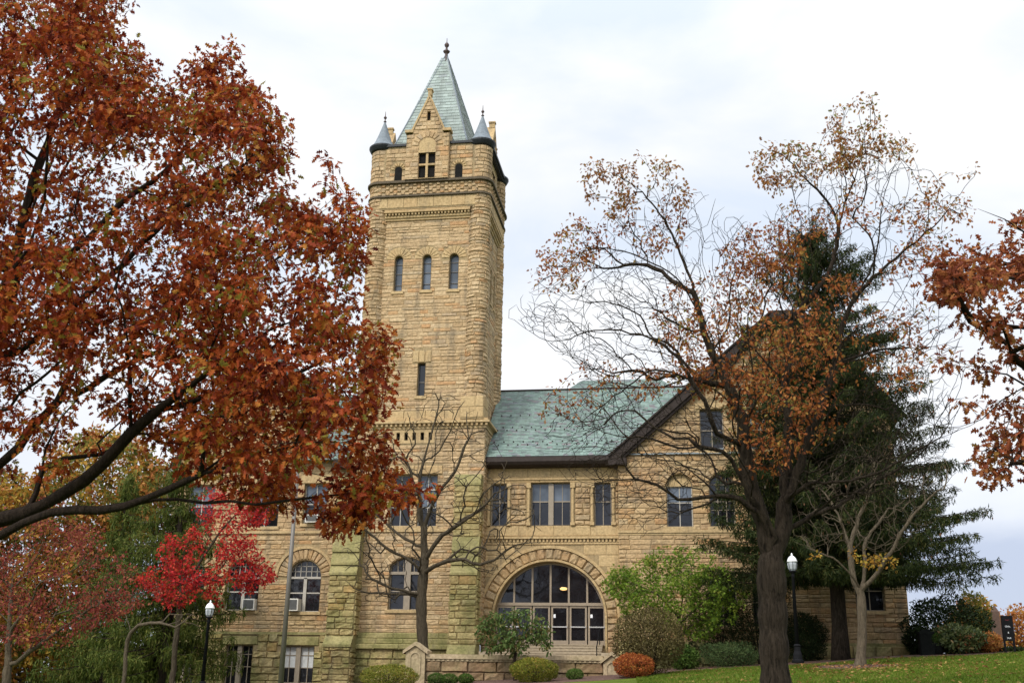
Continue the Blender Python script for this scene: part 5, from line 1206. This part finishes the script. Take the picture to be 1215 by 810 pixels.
broad('maple_tree', 205, 50, (215,700), 'scarlet-leaved small tree glowing before the left wing', [(160,690),(172,674),(195,672),(188,655),(205,632),(226,628),(232,592),(262,570),(300,580),(322,608),(305,632),(306,650),(316,664),(326,676),(322,690),(306,700),(296,708),(272,690),(258,692),(262,722),(245,708),(220,716),(205,724),(185,708)], [L_scarlet], 140, 7, 8, 2.2, 8, T_MAPLE, (.10,.17), .13, M_barkmid,
      [([(215,700),(235,670),(262,630),(285,605)],(50,50.5)), ([(215,700),(200,685),(180,690)],(50,49)), ([(215,705),(250,690),(290,670)],(50,51)), ([(215,700),(215,670),(225,640),(245,600)],(50,49.4))])
broad('crabapple_tree', 12, 40, (14,700), 'small wine-red tree with pale crooked branches at the lower left', [(-60,640),(0,600),(60,590),(120,620),(175,690),(200,705),(160,725),(90,760),(20,770),(-60,760)], [L_wine], 150, 7, 10, 2.4, 6, T_OVAL, (.10,.16), .16, M_barkpale,
      [([(14,700),(18,640),(30,600)],(40,41)), ([(14,745),(35,715),(50,690),(80,680),(120,665)],(40,38.5)), ([(16,790),(45,765),(90,735),(125,710),(165,705)],(40,39)), ([(14,700),(-10,660),(-40,640)],(40,40)), ([(45,765),(70,720),(85,690)],(39.6,41))], bf=.4)
broad('golden_tree', 40, 68, (45,690), 'golden-orange autumn tree filling the background at far left', [(-80,560),(-20,540),(40,565),(70,525),(110,505),(165,520),(195,560),(190,610),(140,660),(120,720),(90,800),(-80,820)], [L_gold, L_orange, L_olive], 520, 7, 13, 5, 15, T_OVAL, (.22,.38), .3, M_barkmid, th=.3, spread=.4)
broad('orange_tree', 262, 72, (262,640), 'dull orange and olive tree showing through gaps behind the scarlet tree', [(150,590),(200,540),(250,530),(290,560),(250,640),(170,660)], [L_orange, L_olive], 90, 7, 12, 3, 13, T_OVAL, (.2,.34), .2, M_barkmid, th=.3, spread=.4)
broad('young_birch', 149, 46, (151,760), 'thin pale bent sapling arching over left of the scarlet tree', [(150,750),(160,720),(200,715),(250,735),(240,748),(200,745)], [L_olive], 12, 3, 8, 1, 2, T_OVAL, (.06,.1), .085, M_barkpale, [([(151,760),(155,750),(164,742),(178,739),(191,739),(215,745)],(46,45.5)), ([(155,750),(152,735),(148,722)],(46,46.5))])
for i, (px, Y, poly, mats, lb) in enumerate((
    (1160, 82, [(1120,770),(1125,735),(1145,715),(1162,705),(1178,722),(1190,770)], [L_orange, L_gold], 'pale orange tree far behind, left of the obelisk'),
    (1206, 95, [(1175,770),(1178,738),(1195,722),(1222,722),(1250,760),(1250,775)], [L_orange], 'bright orange tree far behind the black sign'),
    (1265, 90, [(1220,775),(1222,740),(1250,715),(1320,720),(1330,775)], [L_orange, L_wine], 'reddish orange tree at the right edge beyond the sign'))):
    broad('autumn_tree', px, Y, (px, 750), lb, poly, mats, 75, 7, 8, 2.5, 9, T_OVAL, (.2,.34), .16, M_barkmid, group='autumn trees beyond the lawn crest', th=.3, spread=.45)

# ---- shrubs
def shrub(name, c, r, n, size, material, label, tmpl=T_OVAL, cat='bush', group=None, lumps=.10, stems=7, shell=.55, squash=2.2, low=.25, base=None, clip=False):
    """leaves through the outer body of a lumpy bush on a fan of stems"""
    x, y, z = c; rx, ry, rz = r; root = empty(name, (x, y, z), label, cat, group)
    mb = MB()
    for k in range(stems*3):
        a = rng.uniform(0, 2*PI); e = rng.uniform(.2,1.2); q = np.array([math.cos(a)*math.cos(e)*rx, math.sin(a)*math.cos(e)*ry, rz*(low+ (2-low)*.5*(1+math.sin(e)*.8))])*.82
        mb.tube([(x+.05*math.cos(a),y+.05*math.sin(a),z-.05),(x+q[0]*.45,y+q[1]*.45,z+q[2]*.55),(x+q[0],y+q[1],z+q[2])], [.028,.018,.007], 4, False)
    mb.build('stems', M_barkdark, root)
    u = unit(n); ph = rng.uniform(0, 6, 6)
    f = 1+lumps*(np.sin(u[:,0]*5+ph[0])*np.cos(u[:,1]*4+ph[1])+.6*np.sin(u[:,2]*7+ph[2]+u[:,0]*3)+.5*np.sin(u[:,1]*11+ph[3])*np.sin(u[:,2]*9+ph[4]))
    rad = f*(1-shell*rng.random(n)**squash); P = np.stack([x+u[:,0]*rx*rad, y+u[:,1]*ry*rad, z+rz*low+rz+u[:,2]*rz*rad], -1)
    k = P[:,2] > z+.03; P = P[k]; u = u[k]; m_ = len(P)
    leaves('foliage', P, u*.6+rng.normal(0,.6,(m_,3))+np.array([0,0,.15]), u+rng.normal(0,.6,(m_,3)), rng.uniform(*size, m_), tmpl, material, root); return root
def bush(px, top, half, Y, *a, zoff=0., ry=None, bot=None, **k):
    """a bush whose middle, top and half width are read at depth Y"""
    t_ = at(px, top, Y); w_ = at(px+half, top, Y).x-t_.x; z = gz(t_.x, Y)+zoff if bot is None else at(px, bot, Y).z; rz = (t_.z-z)/(2+k.get('low', .0)*1.0)
    k['low'] = k.get('low', .0); return lambda name, n, size, m_, lb, **q: shrub(name, (t_.x, Y, z), (w_, ry or w_*.9, rz), n, size, m_, lb, **{**k, **q})
bush(770, 722, 42, 48.6, low=.12)('round_bush', 9000, (.07,.12), L_brownbush, 'large round bronze-green twiggy bush beside the entrance', lumps=.05, shell=.6)
bush(752, 775, 24, 47.6)('round_bush', 5200, (.05,.09), L_orangebush, 'clipped round bush turned orange beside the terrace pier', lumps=.05, shell=.35)
bush(463, 788, 33, 48.4)('clipped_bush', 6000, (.05,.085), L_ball, 'wide clipped yellow-green bush left of the terrace pier', lumps=.04, shell=.3, group='clipped bushes before the terrace wall')
bush(634, 780, 28, 48.4)('clipped_bush', 6500, (.05,.085), L_ball, 'tall clipped yellow-green bush under the leafy dogwood', lumps=.04, shell=.3, group='clipped bushes before the terrace wall')
for px, tp, hf, lb in ((518,798,10,'small clipped boxwood ball, first one right of the left terrace pier'), (533,799,10,'small clipped boxwood ball, middle one of the three before the wall'), (553,799,9,'small clipped boxwood ball, third before the wall, standing a little apart'), (682,793,10,'small clipped boxwood ball left of the orange bush')):
    bush(px, tp, hf, 49.2)('boxwood_ball', 2200, (.035,.06), L_box, lb, lumps=.03, shell=.25, group='boxwood balls along the terrace wall')
bush(865, 762, 36, 54.2)('low_shrub', 5200, (.09,.15), L_juniper, 'spreading feathery green shrub low before the dark yews', tmpl=T_NEED, lumps=.16)
bush(812, 766, 16, 54.0)('low_shrub', 2400, (.08,.13), L_box, 'small green shrub between bronze bush and feathery shrub', lumps=.15)
for px, tp, hf, Y, lb in ((850,680,38,57.3,'tall dark yew behind the lime-green tree, nearer the entrance'), (896,662,40,57.5,'tall dark yew right behind the big oak trunk'), (955,728,24,57.8,'shaded dark yew between the lamp post and spruce trunk')):
    bush(px, tp, hf, Y, ry=1.1)('dark_yew', 8000, (.12,.2), L_yew, lb, tmpl=T_NEED, lumps=.14, group='dark yews along the wall')
bush(1120, 706, 48, 57.3, ry=1.6)('holly_bush', 8500, (.09,.15), L_yew, 'tall dark evergreen bush under the spruce tips at the right', lumps=.18)
bush(1088, 742, 16, 58.6, ry=.8)('dark_shrub', 3000, (.09,.15), L_yew, 'low dark shrub at the corner of the hall wall behind the litter bin', lumps=.15)
bush(1152, 700, 18, 58.5, ry=1.2)('yellowing_bush', 2600, (.09,.15), L_olive, 'yellow-green bush behind the dark evergreen one', lumps=.18)
bush(1134, 742, 36, 55.6, ry=1.3)('rhododendron', 3800, (.13,.21), L_rhodo, 'broad-leaved rhododendron with reddish leaves beside the sign', lumps=.15, shell=.5)
bush(1171, 752, 15, 55.6, ry=1.0)('red_tinged_shrub', 1700, (.09,.15), L_orange, 'low red and orange shrub at the foot of the obelisk, left of the sign', lumps=.16)
bush(55, 742, 95, 74, ry=5)('bramble_thicket', 9000, (.22,.36), L_olive, 'dim olive thicket at the foot of the golden tree, lower left', lumps=.2)
bush(150, 760, 60, 76, ry=4)('bramble_thicket', 6000, (.22,.36), L_olive, 'dim olive thicket behind the bent sapling', lumps=.2)
bush(1203, 768, 22, 55.8, ry=.8)('low_hedge', 2600, (.06,.1), L_yew, 'low dark hedge behind the legs of the sign', lumps=.08)
# potted clipped plant
p = at(1113, 778, 55.0); z0 = gz(p.x, 55.0); o = empty('potted_plant', (p.x, 55.0, z0), 'clipped round plant in a dark tub beside the litter bin', 'plant')
mb = MB(); mb.lathe((p.x,55.0,z0), [(.22,0),(.28,.45),(.31,.52),(.27,.53),(.25,.47)], 16); mb.build('tub', M_bin, o, True)
n = 2200; u = unit(n); P = np.array([p.x,55.0,z0+.72])+u*np.array([.33,.33,.26])*(1-.3*rng.random((n,1))**2); leaves('foliage', P, u+rng.normal(0,.5,(n,3)), u+rng.normal(0,.5,(n,3)), rng.uniform(.04,.06,n), T_OVAL, L_box, o)

# layered lime-green tree and the leafy dogwood by the steps
broad('lime_maple', 806, 55.5, (806,735), 'layered lime-green small tree spreading before the dark yews', [(716,690),(728,672),(760,668),(775,655),(800,645),(838,652),(870,680),(890,705),(870,735),(835,760),(805,752),(770,735),(735,730)], [L_lime], 150, 8, 7, 2.0, 10, T_MAPLE, (.10,.16), .13, M_barkmid,
      [([(806,735),(780,705),(745,690)],(55.5,54.4)), ([(806,735),(810,695),(800,660)],(55.5,55)), ([(806,740),(840,710),(868,700)],(55.5,55)), ([(806,740),(790,730),(760,725)],(55.5,54.6))], spread=.22, droop=.1)
broad('dogwood_tree', 611, 49.6, (611,775), 'small leafy green dogwood on a thin stem before the steps', [(567,742),(580,728),(600,722),(632,722),(650,738),(656,758),(652,772),(636,768),(622,780),(600,772),(578,776),(572,756)], [L_dogwood], 62, 7, 6, 1.4, 7, T_OVAL, (.13,.20), .07, M_barkdark,
      [([(611,775),(595,755),(582,745)],(49.6,49.2)), ([(611,775),(625,755),(642,748)],(49.6,50)), ([(611,778),(611,750),(612,730)],(49.6,49.6))], spread=.2, droop=.7)

# ---- grass blades and fallen leaves on the visible lawn
n = 150000
y = 24+34*rng.random(n)**1.0; x = np.interp(y, [24,60], [-1,-3])+rng.random(n)*np.interp(y, [24,60], [13,22])
lo_y = np.interp(x, [-1.9,-1.2,-.6,1,4,8,12.5,14.5,20], [47.4,49.3,52,53.0,53.2,53.4,53.6,55,56])
k = (y < lo_y) & (np.hypot(x-6.55, y-48) > 1.75); x, y = x[k], y[k]; n = len(x)
P = np.stack([x, y, terrain(x, y)-.005], -1); d = rng.normal(0,.38,(n,3)); d[:,2] = 1
nr = rng.normal(0,1,(n,3)); nr[:,2] *= .2
tag(leaves('grass', P, d, nr, rng.uniform(.05,.11,n), T_NEED, L_grass, None, .2, .25, 1.3), kind='stuff')
n = 3400; y = 26+28*rng.random(n); x = -1+rng.random(n)*18; h_ = n//2; x[:h_] = np.where(rng.random(h_) < .5, 2, 6.5)+rng.normal(0, 2.4, h_); y[:h_] = np.where(x[:h_] < 4.2, 29, 47)+rng.normal(0, 3.2, h_); P = np.stack([x, y, terrain(x, y)+.05], -1); nr = rng.normal(0,.4,(n,3)); nr[:,2] = 1; d = rng.normal(0,1,(n,3)); d[:,2] *= .2
tag(leaves('fallen_leaves', P, d, nr, rng.uniform(.09,.16,n), T_OAK, L_fallen, None, .25, .2), kind='stuff')

# ---- unseen half-bare trees added behind the viewer, so the windows have something to reflect
for x0, y0, H, R_, lb in ((-13,-9,21,6.5,'tall unseen half-bare tree behind the viewer at left, added for reflections in the hall windows'), (-1.5,-14,24,7,'tallest unseen half-bare tree behind the viewer, added for reflections in the entrance glass'), (11,-10,19,6,'tall unseen half-bare tree behind the viewer at right, added for reflections in the wing windows')):
    z0 = gz(x0, y0); rt_ = empty('added_mirrored_tree', (x0, y0, z0), lb, 'tree', 'unseen trees added for window reflections'); sk = Skeleton(.6)
    sk.limb([(x0,y0,z0-.2),(x0+.2,y0,z0+H*.3),(x0,y0+.2,z0+H*.6),(x0+.3,y0,z0+H*.92)], .03)
    q = unit(900); A = np.array([x0,y0,z0+H*.6])+q*np.array([R_,R_,H*.42])*rng.random((900,1))**.4
    tips = sk.grow(A, .35, .5, .05, .05); sk.radii(.4, .52, .012); sk.mesh('trunk', M_barkdark, rt_, .4)
    pos, d, nr = sprays(sk.p[tips], 5, .4, .4, .5); leaves('crown', pos, d, nr, rng.uniform(.2,.35,len(pos)), T_OVAL, L_oakthin, rt_)
